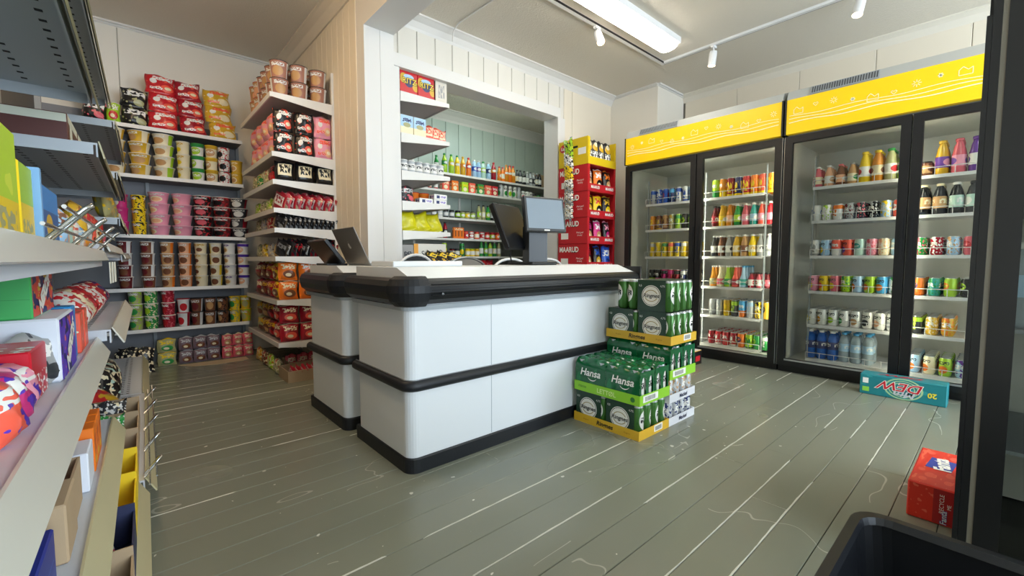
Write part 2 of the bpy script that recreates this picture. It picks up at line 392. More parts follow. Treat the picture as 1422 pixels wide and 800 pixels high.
# ================================================================== CONTAINERS
CANS = {'can': (.0325, .122), 'sleek': (.0285, .146), 'tall': (.0328, .167), 'slim': (.0265, .135)}
def can_prof(shape):
    r, h = CANS[shape]
    return [(r * .76, 0), (r * .82, .003), (r, .012), (r, h - .016), (r * .84, h - .004), (r * .84, h)]
def can_mesh(shape, mat):
    return cached(('can', shape, mat.name), lambda: G().lathe(can_prof(shape), 20, capt=False).mesh('can', mat))
def lid_mesh(shape):
    r, h = CANS[shape]; r *= .84
    return cached(('lid', shape), lambda: G().lathe([(r, h - .003), (r * 1.02, h), (r * .95, h + .0015), (r * .88, h - .003), (r * .3, h - .003)], 20, capb=False)
                  .box(-.006, -.004, h - .003, .010, .004, h - .0005).mesh('lid', lid_m))
def can_art(name, base, second=None, style=0):
    s = second or 'white'
    el = {0: [('e', .5, .55, .3, .2, s), ('t', .5, .56, .24, .07, base)],
          1: [('r', .5, .2, .5, .2, s), ('t', .5, .65, .34, .09, 'white')],
          2: [('e', .5, .35, .26, .2, s), ('t', .5, .72, .34, .08, 'charcoal')],
          3: [('n', 5., .55, s), ('t', .5, .6, .36, .12, 'white')],
          4: [('r', .5, .8, .5, .12, s), ('t', .5, .45, .3, .2, s)],
          5: [('t', .5, .5, .4, .28, s), ('r', .5, .08, .5, .06, s)]}[style]
    return P('can_print_%s_%s_%d' % (base, s, style), base, el, rep=(2, 1), rough=.25, metal=.15)
def can(shape, mat, loc, label, group, rz=None, cat='can', name='drink_can'):
    o = O(name, can_mesh(shape, mat), None, loc, (0, 0, random.uniform(0, 6.28) if rz is None else rz), label, cat, group)
    O('lid', lid_mesh(shape), o); return o
# bottle: (radius, height, neck radius, shoulder z share, label z range share)
BOT = {'juice': (.034, .205, .016, .60, (.2, .58)), 'water': (.033, .225, .014, .68, (.36, .62)), 'small': (.030, .16, .013, .55, (.15, .5)),
       'cone': (.0315, .19, .012, .35, (.1, .38)), 'glass': (.029, .19, .012, .55, (.18, .5)), 'sauce': (.028, .20, .012, .60, (.2, .55)),
       'jar': (.034, .10, .026, .8, (.2, .7)), 'carafe': (.0345, .225, .017, .55, (.2, .52)), 'shot': (.024, .13, .010, .55, (.15, .55)), 'fizz': (.034, .24, .013, .6, (.42, .62))}
def bottle_meshes(shape, liquid, lab, cap):
    r, h, rn, sh, (l0, l1) = BOT[shape]
    body = cached(('bot', shape, liquid.name), lambda: G().lathe([(r * .85, 0), (r, .006), (r, h * sh), (r * .9, h * (sh + .06)), (rn * 1.5, h * (sh + .22 if sh < .75 else .88)),
                  (rn, h * (.88 if sh < .75 else .9)), (rn, h * .93)], 18).mesh('bottle', liquid))
    la = cached(('lab', shape, lab.name), lambda: G().lathe([(r * 1.015, h * l0), (r * 1.015, h * l1)], 18, capb=False, capt=False).mesh('label', lab))
    ca = cached(('cap', shape, cap.name), lambda: G().lathe([(rn * 1.2, h * .92), (rn * 1.25, h * .93), (rn * 1.25, h * .99), (rn * 1.1, h)], 14).mesh('cap', cap))
    return body, la, ca
def bottle(shape, liquid, lab, cap, loc, label, group, cat='bottle', name='bottle'):
    b, l, c = bottle_meshes(shape, liquid, lab, cap)
    o = O(name, b, None, loc, (0, 0, random.uniform(-.5, .5)), label, cat, group)
    O('paper_label', l, o); O('lid' if shape == 'jar' else 'cap', c, o); return o
def liq(n): return M('liquid_' + n, n, .12, trans=.0)
clear_m = M('clear_plastic', 'cfe0ea', .08, alpha=.45); bluewater = M('blue_plastic', '2f6fd0', .08, alpha=.8)
def lab(base, second='white', style=0): 
    return P('label_%s_%s_%d' % (base, second, style), base, [[('e', .5, .5, .3, .32, second)], [('t', .5, .6, .38, .2, second)], [('r', .5, .25, .5, .2, second), ('t', .5, .65, .36, .15, second)]][style], rep=(2, 1), rough=.5)
def capm(n): return M('cap_' + n, n, .4)
# noodle cup / bowl
CUP = {'cup': (.036, .046, .119), 'bowl': (.054, .0705, .089), 'mug': (.039, .0475, .106), 'big': (.050, .062, .125)}
def cup_meshes(shape, mat, lidmat):
    r0, r1, h = CUP[shape]
    return (cached(('cup', shape, mat.name), lambda: G().lathe([(r0, 0), (r0 * 1.02, .006), (r1 * .97, h - .012), (r1 * 1.02, h - .01), (r1 * 1.02, h - .003)], 20, capt=False).mesh('cup', mat)),
            cached(('cuplid', shape, lidmat.name), lambda: G().lathe([(r1 * 1.03, h - .006), (r1 * 1.04, h - .001), (r1 * .98, h)], 20).mesh('lid', lidmat)))
def cup_art(name, base, second, food='tan', style=0):
    el = {0: [('e', .5, .38, .24, .26, 'cream'), ('e', .5, .36, .18, .18, food), ('t', .5, .8, .3, .09, second)],
          1: [('r', .12, .5, .12, .5, second), ('e', .6, .4, .22, .28, food), ('t', .6, .78, .26, .1, 'white')],
          2: [('n', 6., .56, second), ('e', .5, .4, .22, .24, food), ('t', .5, .78, .3, .1, 'white')],
          3: [('r', .5, .86, .5, .14, second), ('e', .5, .4, .3, .3, food), ('t', .5, .45, .22, .1, 'white')]}[style]
    return P('cup_print_%s_%s_%s_%d' % (base, second, food, style), base, el, rep=(2, 1), rough=.42)
def cup(shape, mat, lidmat, loc, label, group, name='noodle_cup', cat='noodle cup'):
    a, b = cup_meshes(shape, mat, lidmat)
    o = O(name, a, None, loc, (0, 0, random.uniform(-.5, .5) + 2.3), label, cat, group); O('lid', b, o); return o
# pillow bag standing on its lower seam, front toward -y, centred on x
def bag_mesh(w, h, d, mat, seed=0, n=9):
    def mk():
        rn = random.Random(seed); g = G(); ph = [rn.uniform(0, 6.28) for _ in range(6)]
        for side in (-1, 1):
            for j in range(n + 1):
                for i in range(n + 1):
                    u, v = i / n, j / n
                    t = (1 - abs(2 * u - 1) ** 2.6) ** .7 * max(0., 1 - abs(2 * v - 1) ** 4) ** .6
                    if 0 < i < n and 0 < j < n: t *= 1 + .14 * math.sin(9 * u + ph[0]) * math.sin(8 * v + ph[1]) + .1 * math.sin(17 * u + 5 * v + ph[2])
                    wob = .012 * math.sin(7 * v + ph[3]) * w * 2
                    xx = (u - .5) * w * (1 - .05 * math.sin(math.pi * v)) + wob
                    zz = v * h + .008 * math.sin(8 * u + ph[4]) * (j == n)
                    g.v.append((xx, side * d / 2 * t, zz))
        N = (n + 1) ** 2
        for s_, o in ((0, 0), (1, N)):
            for j in range(n):
                for i in range(n):
                    a = o + j * (n + 1) + i; q = [a, a + 1, a + n + 2, a + n + 1]
                    uvq = [(i / n, j / n), ((i + 1) / n, j / n), ((i + 1) / n, (j + 1) / n), (i / n, (j + 1) / n)]
                    if s_: q = q[::-1]; uvq = [(1 - x, y) for x, y in uvq[::-1]]
                    g.face(q, uvq, 0, True)
        ring = [i for i in range(n + 1)] + [(j + 1) * (n + 1) - 1 for j in range(1, n + 1)] + [n * (n + 1) + i for i in range(n - 1, -1, -1)] + [j * (n + 1) for j in range(n - 1, 0, -1)]
        for a, b in zip(ring, ring[1:] + ring[:1]): g.face([a, a + N, b + N, b])
        return g.mesh('bag', mat)
    return cached(('bag', round(w, 3), round(h, 3), round(d, 3), mat.name, seed), mk)
def bag_art(base, second='white', food='orange', style=0):
    el = {0: [('e', .55, .33, .33, .2, food), ('e', .5, .3, .16, .09, 'cream'), ('t', .5, .72, .38, .12, second), ('r', .5, .97, .5, .03, second)],
          1: [('n', 4., .58, food), ('t', .5, .68, .4, .13, second), ('e', .7, .25, .2, .16, food)],
          2: [('r', .5, .55, .36, .28, second), ('t', .5, .6, .3, .2, base)],
          3: [('n', 5., .6, food), ('e', .28, .6, .12, .13, 'white'), ('e', .72, .3, .22, .19, food), ('e', .74, .31, .12, .08, 'cream'), ('t', .6, .78, .34, .1, second), ('t', .35, .25, .22, .06, second)],
          4: [('n', 7., .55, second), ('n', 5., .63, food)]}[style]
    return P('bag_print_%s_%s_%s_%d' % (base, second, food, style), base, el, rough=.28)
def bag(w, h, d, mat, loc, label, group, rot=(0, 0, 0), seed=0, name='noodle_bag', cat='bag'):
    return O(name, bag_mesh(w, h, d, mat, seed), None, loc, rot, label, cat, group)
def carton(w, d, h, mat, loc, label, group=None, rz=0., name='carton', cat='box', side=None):
    """box centred on x, y, standing on z = 0; print on every upright face"""
    me = cached(('carton', w, d, h, mat.name, side.name if side else ''), lambda: G().cbox(-w / 2, -d / 2, 0, w / 2, d / 2, h, min(w, d, h) * .03).mesh('carton', mat))
    return O(name, me, None, loc, (0, 0, rz), label, cat, group)
def tray(w, d, h, mat, loc, label, group=None, rz=0., name='display_tray', cat='tray', hb=None, t=.004):
    """open cardboard tray; hb = height of its back wall"""
    hb = hb or h
    g = G().box(-w / 2, -d / 2, 0, w / 2, d / 2, t).box(-w / 2, -d / 2, t, w / 2, -d / 2 + t, h).box(-w / 2, d / 2 - t, t, w / 2, d / 2, hb)
    for sx in (-1, 1):
        a, b = sorted((sx * w / 2, sx * (w / 2 - t)))
        g.prism([(-d / 2 + t, t), (d / 2 - t, t), (d / 2 - t, hb), (-d / 2 + t, h)], a, b) if False else g.box(a, -d / 2 + t, t, b, d / 2 - t, (h + hb) / 2)
    return O(name, g.mesh('tray', mat), None, loc, (0, 0, rz), label, cat, group)

# ================================================================== GLASS-DOOR COOLERS
glass = bpy.data.materials.new('door_glass'); glass.use_nodes = True
_k = NT(glass); _t = _k.n('ShaderNodeBsdfTransparent'); _t.inputs[0].default_value = (.93, .95, .94, 1)
_g = _k.n('ShaderNodeBsdfGlossy'); _g.inputs['Roughness'].default_value = .03; _g.inputs[0].default_value = (.9, .9, .9, 1)
_f = _k.n('ShaderNodeFresnel'); _f.inputs[0].default_value = 1.3
_m = _k.n('ShaderNodeMixShader'); _k.put(_m.inputs[0], _f.outputs[0]); _k.put(_m.inputs[1], _t.outputs[0]); _k.put(_m.inputs[2], _g.outputs[0])
_k.put(glass.node_tree.nodes['Material Output'].inputs[0], _m.outputs[0])
liner = M('cooler_liner', 'd6d7d0', .45); frame_m = M('cooler_black', '0c0d0f', .4)
head_m = M('yellow_header', 'f0c607', .35, emit=.1)
led = M('cooler_led', 'fffbe6', .5, emit=10.)
SHELFZ = [1.46, 1.20, .93, .655, .39, .12]
def cooler(yl, yr, ymid, label, x=3.9, depth=.78, seed=0):
    t = E('display_cooler', (x, (yl + yr) / 2, 0), label, 'cooler', 'yellow-headed double-door coolers on the right wall'); W = yl - yr; h = W / 2; ym = ymid - (yl + yr) / 2
    def B(n, a, m, p=t): return O(n, G().box(*a).mesh(n, m), p)
    B('kick_plate', (.05, -h, 0, depth, h, .05), frame_m); B('base', (.04, -h, .05, depth, h, .085), frame_m)
    for s in (-1, 1):
        a, b = sorted((s * h, s * (h - .045))); B('side_panel', (.04, a, .085, depth, b, 1.86), frame_m)
        a, b = sorted((s * (h - .045), s * (h - .05))); B('liner_panel', (.05, a, .09, depth - .03, b, 1.85), liner)
    B('back_panel', (depth - .03, -h + .045, .085, depth, h - .045, 1.86), liner); B('liner_top', (.04, -h + .05, 1.83, depth - .03, h - .05, 1.86), liner)
    B('liner_floor', (.05, -h + .05, .085, depth - .03, h - .05, .1), liner)
    B('top_panel', (.04, -h, 1.86, depth, h, 1.9), greymetal)
    # canopy: yellow front, grey sloping sheet above with a vent grille
    hd = O('header', G().prism([(-.02, -h + .012), (.03, -h + .012), (.03, h - .012), (-.02, h - .012)], 1.865, 2.125).mesh('header', head_m), t)
    pr = [(.03, 1.9), (.03, 2.125), (-.02, 2.125), (.012, 2.195), (.2, 2.255), (.5, 2.255), (.5, 1.9)]
    g = G(); n = len(pr); g.v = [(a, -h + .01, b) for a, b in pr] + [(a, h - .01, b) for a, b in pr]
    for j in range(n): g.face([j, n + j, n + (j + 1) % n, (j + 1) % n])
    g.face(list(range(n))); g.face([2 * n - 1 - j for j in range(n)])
    O('canopy', g.mesh('canopy', M('canopy_grey', 'a8aaa6', .5)), t)
    gv = O('vent_grille', G().box(0, -.2, 0, .066, .2, .004).mesh('vent', greymetal), t, (-.0205, h - .36, 2.131), (0, -R(65.4), 0))
    for i in range(26): O('slat', cached('ventslat', lambda: G().box(.008, -.003, .004, .058, .003, .007).mesh('slat', darkmetal)), gv, (0, -.19 + i * .015, 0))
    for s in (-1, 1): B('header_end', (-.024, s * h - .012 if s > 0 else -h, 1.86, .04, s * h if s > 0 else -h + .012, 2.13), frame_m)
    # white print on the header: two wavy lines, bursts, hearts and crates
    ink = M('header_white', 'fdf6c8', .4); N = 40
    for k_, (z0, th) in enumerate(((1.945, .006), (1.97, .005), (1.995, .004))):
        g = G()
        for i in range(N):
            ya, yb = h - .03 - (W - .06) * i / N, h - .03 - (W - .06) * (i + 1) / N
            za, zb = z0 + .006 * math.sin(i * .5 + k_), z0 + .006 * math.sin((i + 1) * .5 + k_)
            g.poly([(-.0215, ya, za), (-.0215, yb, zb), (-.0215, yb, zb + th), (-.0215, ya, za + th)])
        O('printed_line', g.mesh('printed_line', ink), hd)
    def ln(y0, z0, y1, z1, t_=.0035):
        d = Vector((y1 - y0, z1 - z0)).normalized() * t_ / 2
        g.poly([(-.0215, y0 + d.y, z0 - d.x), (-.0215, y1 + d.y, z1 - d.x), (-.0215, y1 - d.y, z1 + d.x), (-.0215, y0 - d.y, z0 + d.x)])
    for i in range(13):
        yy = h - .09 - i * (W - .16) / 12; zz = 2.03 + .025 * math.sin(i * 1.1); kind = (i + seed) % 4; g = G()
        if kind == 0:
            for a in range(8): ca, sa = math.cos(a * .785), math.sin(a * .785); ln(yy + .008 * ca, zz + .008 * sa, yy + .024 * ca, zz + .024 * sa)
        elif kind == 1:
            for a in range(6): ca, sa = math.cos(a * 1.047), math.sin(a * 1.047); ln(yy, zz, yy + .014 * ca, zz + .014 * sa, .007)
        elif kind == 2:
            q = [(-.03, -.02), (-.03, .02), (-.01, .008), (.012, .03), (.03, .012), (.03, -.02)]
            for a, b in zip(q, q[1:] + q[:1]): ln(yy + a[0], zz + a[1], yy + b[0], zz + b[1])
        else:
            q = [(0, -.014), (-.016, .004), (-.009, .012), (0, .005), (.009, .012), (.016, .004)]
            for a, b in zip(q, q[1:] + q[:1]): ln(yy + a[0], zz + a[1], yy + b[0], zz + b[1], .003)
        O('printed_motif', g.mesh('printed_motif', ink), hd)
    # doors
    for k_, (a, b) in enumerate(((ym + .004, h - .004), (-h + .004, ym - .004))):
        f = .052; z0, z1 = .06, 1.85
        d = O('door', G().box(-.005, a, z0, .035, a + f, z1).box(-.005, b - f, z0, .035, b, z1).box(-.005, a + f, z0, .035, b - f, z0 + f).box(-.005, a + f, z1 - f, .035, b - f, z1).mesh('door', frame_m), t)
        O('pane', G().box(.012, a + f - .004, z0 + f - .004, .016, b - f + .004, z1 - f + .004).mesh('pane', glass), d)
        O('sill_strip', G().box(-.007, a + f, z0 + f - .012, -.0051, b - f, z0 + f).mesh('strip', alu), d)
        O('edge_seal', G().box(-.003, (b if k_ == 0 else a) - .003, z0, .03, (b if k_ == 0 else a) + .003, z1).mesh('seal', alu), d)
        hy = a + .02 if k_ == 0 else b - .02
        O('handle', G().box(-.012, hy - .008, .9, -.0051, hy + .008, 1.2).mesh('handle', black_p), d)
    B('mullion', (.036, ym - .03, .1, .07, ym + .03, 1.83), liner)
    # lamps inside: strips behind the mullion and the corner posts, hidden from the front by the frames
    for yy in (ym, -h + .062): B('light_strip', (.074, yy - .012, .15, .082, yy + .012, 1.8), led)
    # shelves, split at the mullion
    for k_, (a, b) in enumerate(((ym + .015, h - .17), (-h + .16, ym - .015))):
        for z in SHELFZ:
            s = O('shelf', G().box(.12, a, z - .022, .125, b, z).box(.125, a, z - .008, .6, b, z - .0015).mesh('shelf', whitemetal), t)
            pts = [(.118, a, z + .0), (.118, a, z + .045)] + [(.118, a + (b - a) * i / 6, z + .048) for i in range(7)] + [(.118, b, z + .045), (.118, b, z)]
            g = G().tube(pts, .0028, 5)
            for i in range(1, 6): g.tube([(.118, a + (b - a) * i / 6, z), (.118, a + (b - a) * i / 6, z + .048)], .002, 4)
            O('front_guard', g.mesh('guard', whitemetal), s)
        for yy in (a, b): B('shelf_upright', (.16, yy - .005, .1, .175, yy + .005, 1.7), greymetal)
    return t
cooler(2.635, 1.195, 1.885, 'yellow-headed cooler with two black glass doors, left one beside the snack boxes', seed=0)
cooler(1.185, -.30, .443, 'yellow-headed cooler with two black glass doors, right one behind the teal carton', seed=2)
# drinks. each entry: (shape, description, material parts)
STUFF = {}
def stuff_add(kind, prof, mat, x, y, z, n=12):
    g, mats = STUFF.setdefault(kind, (G(), []))
    if mat not in mats: mats.append(mat)
    g.lathe(prof, n, mats.index(mat), x, y, z)
    return g, mats
def shelf_row(door, doorname, s, y0, pitch, items, deep=5, extra=1):
    x0 = 4.06
    for c, it in enumerate(items):
        if it is None: continue
        shape, word = it[0], it[1]; y = y0 - pitch * c
        for k in range(deep):
            if shape in CANS:
                r, hh = CANS[shape]; mat = it[2]; x = x0 + r + k * (2 * r + .004)
                if k <= extra:
                    can(shape, mat, (x, y, SHELFZ[s]), '%s can, %s from left, %s row, %s shelf, %s cooler door' % (word, ORD[c], ('front', 'second')[k], ORD[s], doorname),
                        'cans on the cooler shelves', rz=random.uniform(-.4, .4) + 3.14 + .79)
                else:
                    g, mats = stuff_add('cans', can_prof(shape), mat, x, y, SHELFZ[s])
                    if lid_m not in mats: mats.append(lid_m)
                    g.lathe([(r * .85, hh - .001), (r * .86, hh + .0005)], 12, mats.index(lid_m), x, y, SHELFZ[s])
            else:
                r, hh = BOT[shape][0], BOT[shape][1]; x = x0 + r + k * (2 * r + .004)
                if k <= extra:
                    bottle(shape, it[2], it[3], it[4], (x, y, SHELFZ[s]), '%s bottle, %s from left, %s row, %s shelf, %s cooler door' % (word, ORD[c], ('front', 'second')[k], ORD[s], doorname), 'bottles on the cooler shelves')
                elif k < 4:
                    _, _, rn, sh, _ = BOT[shape]
                    g, mats = stuff_add('bottles', [(r * .85, 0), (r, .006), (r, hh * sh), (rn * 1.5, hh * min(sh + .22, .88)), (rn, hh * .9), (rn, hh * .93)], it[2], x, y, SHELFZ[s])
                    if it[4] not in mats: mats.append(it[4])
                    g.lathe([(rn * 1.2, hh * .92), (rn * 1.2, hh)], 12, mats.index(it[4]), x, y, SHELFZ[s])
def cn(shape, word, base, second=None, style=0): return (shape, word, can_art('', base, second, style))
def bt(shape, word, l, lb, lst, cp): return (shape, word, liq(l) if isinstance(l, str) else l, lab(lb[0], lb[1] if len(lb) > 1 else 'white', lst), capm(cp))
A = 'leftmost'
shelf_row(1, A, 0, 2.42, .068, [cn('sleek', 'silver and blue', 'silver', 'blue', 4), cn('sleek', 'deep blue', 'blue', 'silver', 3), cn('sleek', 'blue and red', 'blue', 'red', 0), cn('sleek', 'dark blue', 'navy', 'cyan', 4), cn('sleek', 'white and blue', 'white', 'blue', 4), cn('sleek', 'silver', 'silver', 'blue', 5), cn('sleek', 'pale blue', 'cyan', 'blue', 0)], 3)
shelf_row(1, A, 1, 2.42, .068, [cn('sleek', 'orange', 'amber', 'yellow', 0), cn('sleek', 'brown', 'brown', 'gold', 5), cn('sleek', 'tan', 'tan', 'brown', 5), cn('sleek', 'olive and gold', 'olive', 'gold', 3), cn('sleek', 'lime', 'lime', 'green', 4), cn('sleek', 'black', 'black', 'lime', 0), cn('sleek', 'dark green', 'green', 'lime', 0)], 4)
shelf_row(1, A, 2, 2.42, .068, [cn('sleek', 'silver and yellow', 'yellow', 'silver', 4), cn('sleek', 'yellow', 'yellow', 'white', 0), cn('sleek', 'green and yellow', 'yellow', 'green', 4), cn('sleek', 'red and yellow', 'yellow', 'coral', 4), cn('sleek', 'blue and yellow', 'yellow', 'blue', 4), cn('sleek', 'white and yellow', 'yellow', 'white', 4), cn('sleek', 'plain yellow', 'yellow', 'gold', 0)], 5)
shelf_row(1, A, 3, 2.42, .068, [cn('sleek', 'black and lime', 'charcoal', 'lime', 1), cn('sleek', 'black and magenta', 'charcoal', 'magenta', 1), cn('sleek', 'magenta', 'magenta', 'black', 4), cn('sleek', 'crimson', 'crimson', 'magenta', 4), cn('sleek', 'purple red', 'crimson', 'black', 4), cn('sleek', 'navy', 'navy', 'white', 4), cn('sleek', 'blue and white', 'navy', 'silver', 0)], 5)
shelf_row(1, A, 4, 2.42, .068, [cn('can', 'peach', 'peach', 'orange', 0)] * 0 + [cn('can', 'dark orange', 'amber', 'black', 0)] * 7, 2, 0)
A = 'second'
shelf_row(2, A, 0, 1.79, .066, [cn('tall', 'green and yellow', 'lime', 'green', 1), cn('tall', 'orange and yellow', 'amber', 'yellow', 1), cn('tall', 'dark red and yellow', 'crimson', 'yellow', 5), cn('tall', 'blue and yellow', 'navy', 'yellow', 5), cn('tall', 'red and yellow', 'red', 'yellow', 5), cn('tall', 'orange', 'orange', 'yellow', 5), cn('tall', 'orange red', 'coral', 'yellow', 5), cn('tall', 'amber', 'amber', 'yellow', 5)], 3)
shelf_row(2, A, 1, 1.79, .066, [bt('glass', 'dark red', 'maroon', ('crimson',), 1, 'black'), bt('glass', 'yellow', 'gold', ('yellow',), 0, 'gold'), bt('glass', 'orange', 'amber', ('peach',), 0, 'amber'), bt('glass', 'green', 'green', ('lime',), 0, 'white'), bt('glass', 'pink', 'rose', ('pink',), 0, 'white'), bt('glass', 'teal', 'teal', ('sky',), 0, 'white'), bt('glass', 'coral', 'coral', ('pink',), 0, 'white'), bt('glass', 'red', 'red', ('pink',), 0, 'white')], 3)
shelf_row(2, A, 2, 1.79, .066, [bt('glass', 'white labelled grey', 'charcoal', ('white', 'grey'), 0, 'white'), bt('glass', 'white and brown', 'brown', ('white', 'brown'), 0, 'white'), bt('glass', 'white and grey', 'grey', ('white', 'charcoal'), 0, 'white'), bt('glass', 'cream and yellow', 'gold', ('cream', 'gold'), 0, 'white'), bt('glass', 'tan', 'tan', ('brown', 'white'), 0, 'white'), bt('glass', 'pale yellow', 'yellow', ('cream', 'gold'), 1, 'white'), bt('glass', 'silver', 'grey', ('white', 'charcoal'), 1, 'silver'), bt('glass', 'clear white', 'silver', ('white', 'grey'), 2, 'white')], 4)
shelf_row(2, A, 3, 1.79, .066, [bt('cone', 'yellow', 'amber', ('olive', 'yellow'), 0, 'white'), bt('cone', 'cream', 'cream', ('rose', 'white'), 0, 'white'), bt('cone', 'lime', 'lime', ('green', 'cream'), 0, 'white'), bt('cone', 'red', 'coral', ('crimson', 'white'), 0, 'white'), bt('cone', 'blue', 'sky', ('teal', 'white'), 0, 'cyan'), bt('shot', 'dark red', 'crimson', ('white', 'red'), 0, 'black'), bt('shot', 'rose', 'rose', ('white', 'red'), 0, 'black'), bt('shot', 'dark rose', 'maroon', ('rose', 'white'), 0, 'black')], 4)
shelf_row(2, A, 4, 1.79, .066, [cn('sleek', 'silver', 'silver', 'grey', 5), cn('sleek', 'pale silver', 'silver', 'white', 0), cn('sleek', 'gold', 'gold', 'yellow', 5), cn('sleek', 'lime and grey', 'charcoal', 'lime', 4), cn('sleek', 'blue and orange', 'cyan', 'orange', 1), cn('sleek', 'white and silver', 'silver', 'sky', 4), cn('sleek', 'yellow and black', 'yellow', 'black', 3), cn('sleek', 'yellow', 'gold', 'black', 0)], 5)
shelf_row(2, A, 5, 1.79, .066, [cn('can', 'dark cherry', 'crimson', 'maroon', 3), cn('can', 'bright red', 'red', 'white', 5), cn('can', 'plain red', 'red', 'crimson', 3), cn('can', 'red and white', 'crimson', 'white', 5), cn('can', 'orange', 'orange', 'navy', 0), cn('can', 'lime', 'lime', 'green', 5), cn('can', 'green', 'green', 'lime', 0), cn('can', 'dark green', 'green', 'white', 4)], 5)
A = 'third'
shelf_row(3, A, 0, 1.0, .072, [bt('small', 'red and cream', 'rose', ('cream', 'red'), 0, 'white'), bt('small', 'cream', 'peach', ('white', 'tan'), 0, 'white'), bt('small', 'peach', 'brown', ('peach', 'white'), 0, 'rose'), bt('small', 'tan', 'tan', ('cream', 'green'), 0, 'grey'), bt('carafe', 'yellow capped yellow', 'yellow', ('white', 'red'), 0, 'yellow'), bt('carafe', 'yellow capped brown', 'amber', ('cream', 'brown'), 0, 'yellow'), bt('carafe', 'green capped', 'olive', ('white', 'red'), 0, 'green'), bt('carafe', 'lime', 'lime', ('white', 'green'), 0, 'green')], 3)
shelf_row(3, A, 1, 1.0, .070, [cn('can', 'white and blue', 'white', 'blue', 0), cn('can', 'white and green', 'white', 'lime', 3), cn('can', 'white and orange', 'white', 'orange', 4), cn('can', 'grey and maroon', 'grey', 'maroon', 3), cn('can', 'black and maroon', 'charcoal', 'rose', 3), cn('can', 'black and silver', 'black', 'silver', 3), cn('can', 'blue and yellow', 'sky', 'yellow', 3), cn('can', 'red', 'coral', 'white', 0)], 4)
shelf_row(3, A, 2, 1.0, .070, [cn('can', 'white', 'white', 'grey', 5), cn('can', 'sky blue', 'sky', 'yellow', 2), cn('can', 'orange and white', 'coral', 'white', 1), cn('can', 'coral and purple', 'coral', 'purple', 2), cn('can', 'mint', 'mint', 'teal', 0), cn('can', 'pale pink', 'pink', 'rose', 3), cn('can', 'cream', 'cream', 'peach', 3), cn('can', 'pale blue', 'sky', 'white', 0)], 5)
shelf_row(3, A, 3, 1.0, .070, [cn('can', 'pink', 'pink', 'yellow', 2), cn('can', 'yellow', 'yellow', 'coral', 2), cn('can', 'pink and red', 'rose', 'yellow', 2), cn('can', 'green', 'lime', 'green', 3), cn('can', 'blue and orange', 'sky', 'orange', 2), cn('can', 'lime and orange', 'lime', 'orange', 2), cn('can', 'sky blue and orange', 'cyan', 'orange', 2), cn('can', 'white and green', 'white', 'green', 3)], 5)
shelf_row(3, A, 4, 1.0, .070, [cn('can', 'white with lemon', 'white', 'yellow', 2), cn('can', 'white with orange', 'white', 'amber', 2), cn('can', 'white with pale green', 'white', 'lime', 2), cn('can', 'white with lime', 'white', 'green', 2), cn('can', 'white with brown', 'white', 'tan', 2), cn('can', 'white with black', 'white', 'charcoal', 2), cn('can', 'white with cream', 'white', 'peach', 2), cn('can', 'plain white', 'white', 'silver', 2)], 5)
_wl = lab('sky', 'white', 1)
shelf_row(3, A, 5, 1.0, .072, [('water', 'blue water', bluewater, lab('navy', 'white', 1), capm('white'))] * 3 + [('water', 'clear water', clear_m, _wl, capm('cyan'))] * 3, 3)
A = 'fourth'
shelf_row(4, A, 0, .385, .078, [bt('jar', 'brown', 'brown', ('tan', 'brown'), 0, 'black'), bt('carafe', 'yellow and purple', 'gold', ('purple', 'pink'), 0, 'gold'), bt('carafe', 'pink', 'rose', ('pink', 'purple'), 0, 'rose'), bt('carafe', 'purple', 'purple', ('white', 'purple'), 0, 'purple')], 3)
shelf_row(4, A, 1, .385, .078, [bt('juice', 'black with tan label', 'black', ('tan', 'cream'), 1, 'cream'), bt('juice', 'black with amber label', 'charcoal', ('tan', 'cream'), 1, 'cream'), bt('juice', 'black with mint label', 'black', ('mint', 'white'), 1, 'white'), bt('juice', 'black with pale label', 'charcoal', ('mint', 'white'), 0, 'black')], 3)
shelf_row(4, A, 2, .385, .078, [cn('can', 'dark green and pink', 'green', 'rose', 3), cn('can', 'red', 'crimson', 'white', 3), cn('can', 'pale blue', 'sky', 'tan', 3), cn('can', 'pink', 'rose', 'red', 0)], 4)
shelf_row(4, A, 3, .385, .078, [cn('can', 'orange', 'orange', 'navy', 0), cn('can', 'green', 'teal', 'green', 3), cn('can', 'lime', 'lime', 'orange', 0), cn('can', 'black and green', 'black', 'lime', 0)], 5)
shelf_row(4, A, 4, .385, .078, [cn('can', 'charcoal and lime', 'charcoal', 'lime', 4), cn('can', 'yellow and cream', 'gold', 'cream', 3), cn('can', 'amber yellow', 'gold', 'orange', 3)], 5)
shelf_row(4, A, 5, .385, .078, [cn('can', 'pale blue with orange', 'sky', 'orange', 2), cn('can', 'cream with orange', 'cream', 'orange', 2), cn('can', 'lime with orange', 'lime', 'orange', 2), cn('can', 'pale violet', 'sky', 'purple', 3)], 5)
for kd, (g, mats) in STUFF.items():
    O('cooler_' + kd, g.mesh('cooler_' + kd, mats), label='%s filling the back rows of the cooler shelves' % kd, cat=kd, kind='stuff')

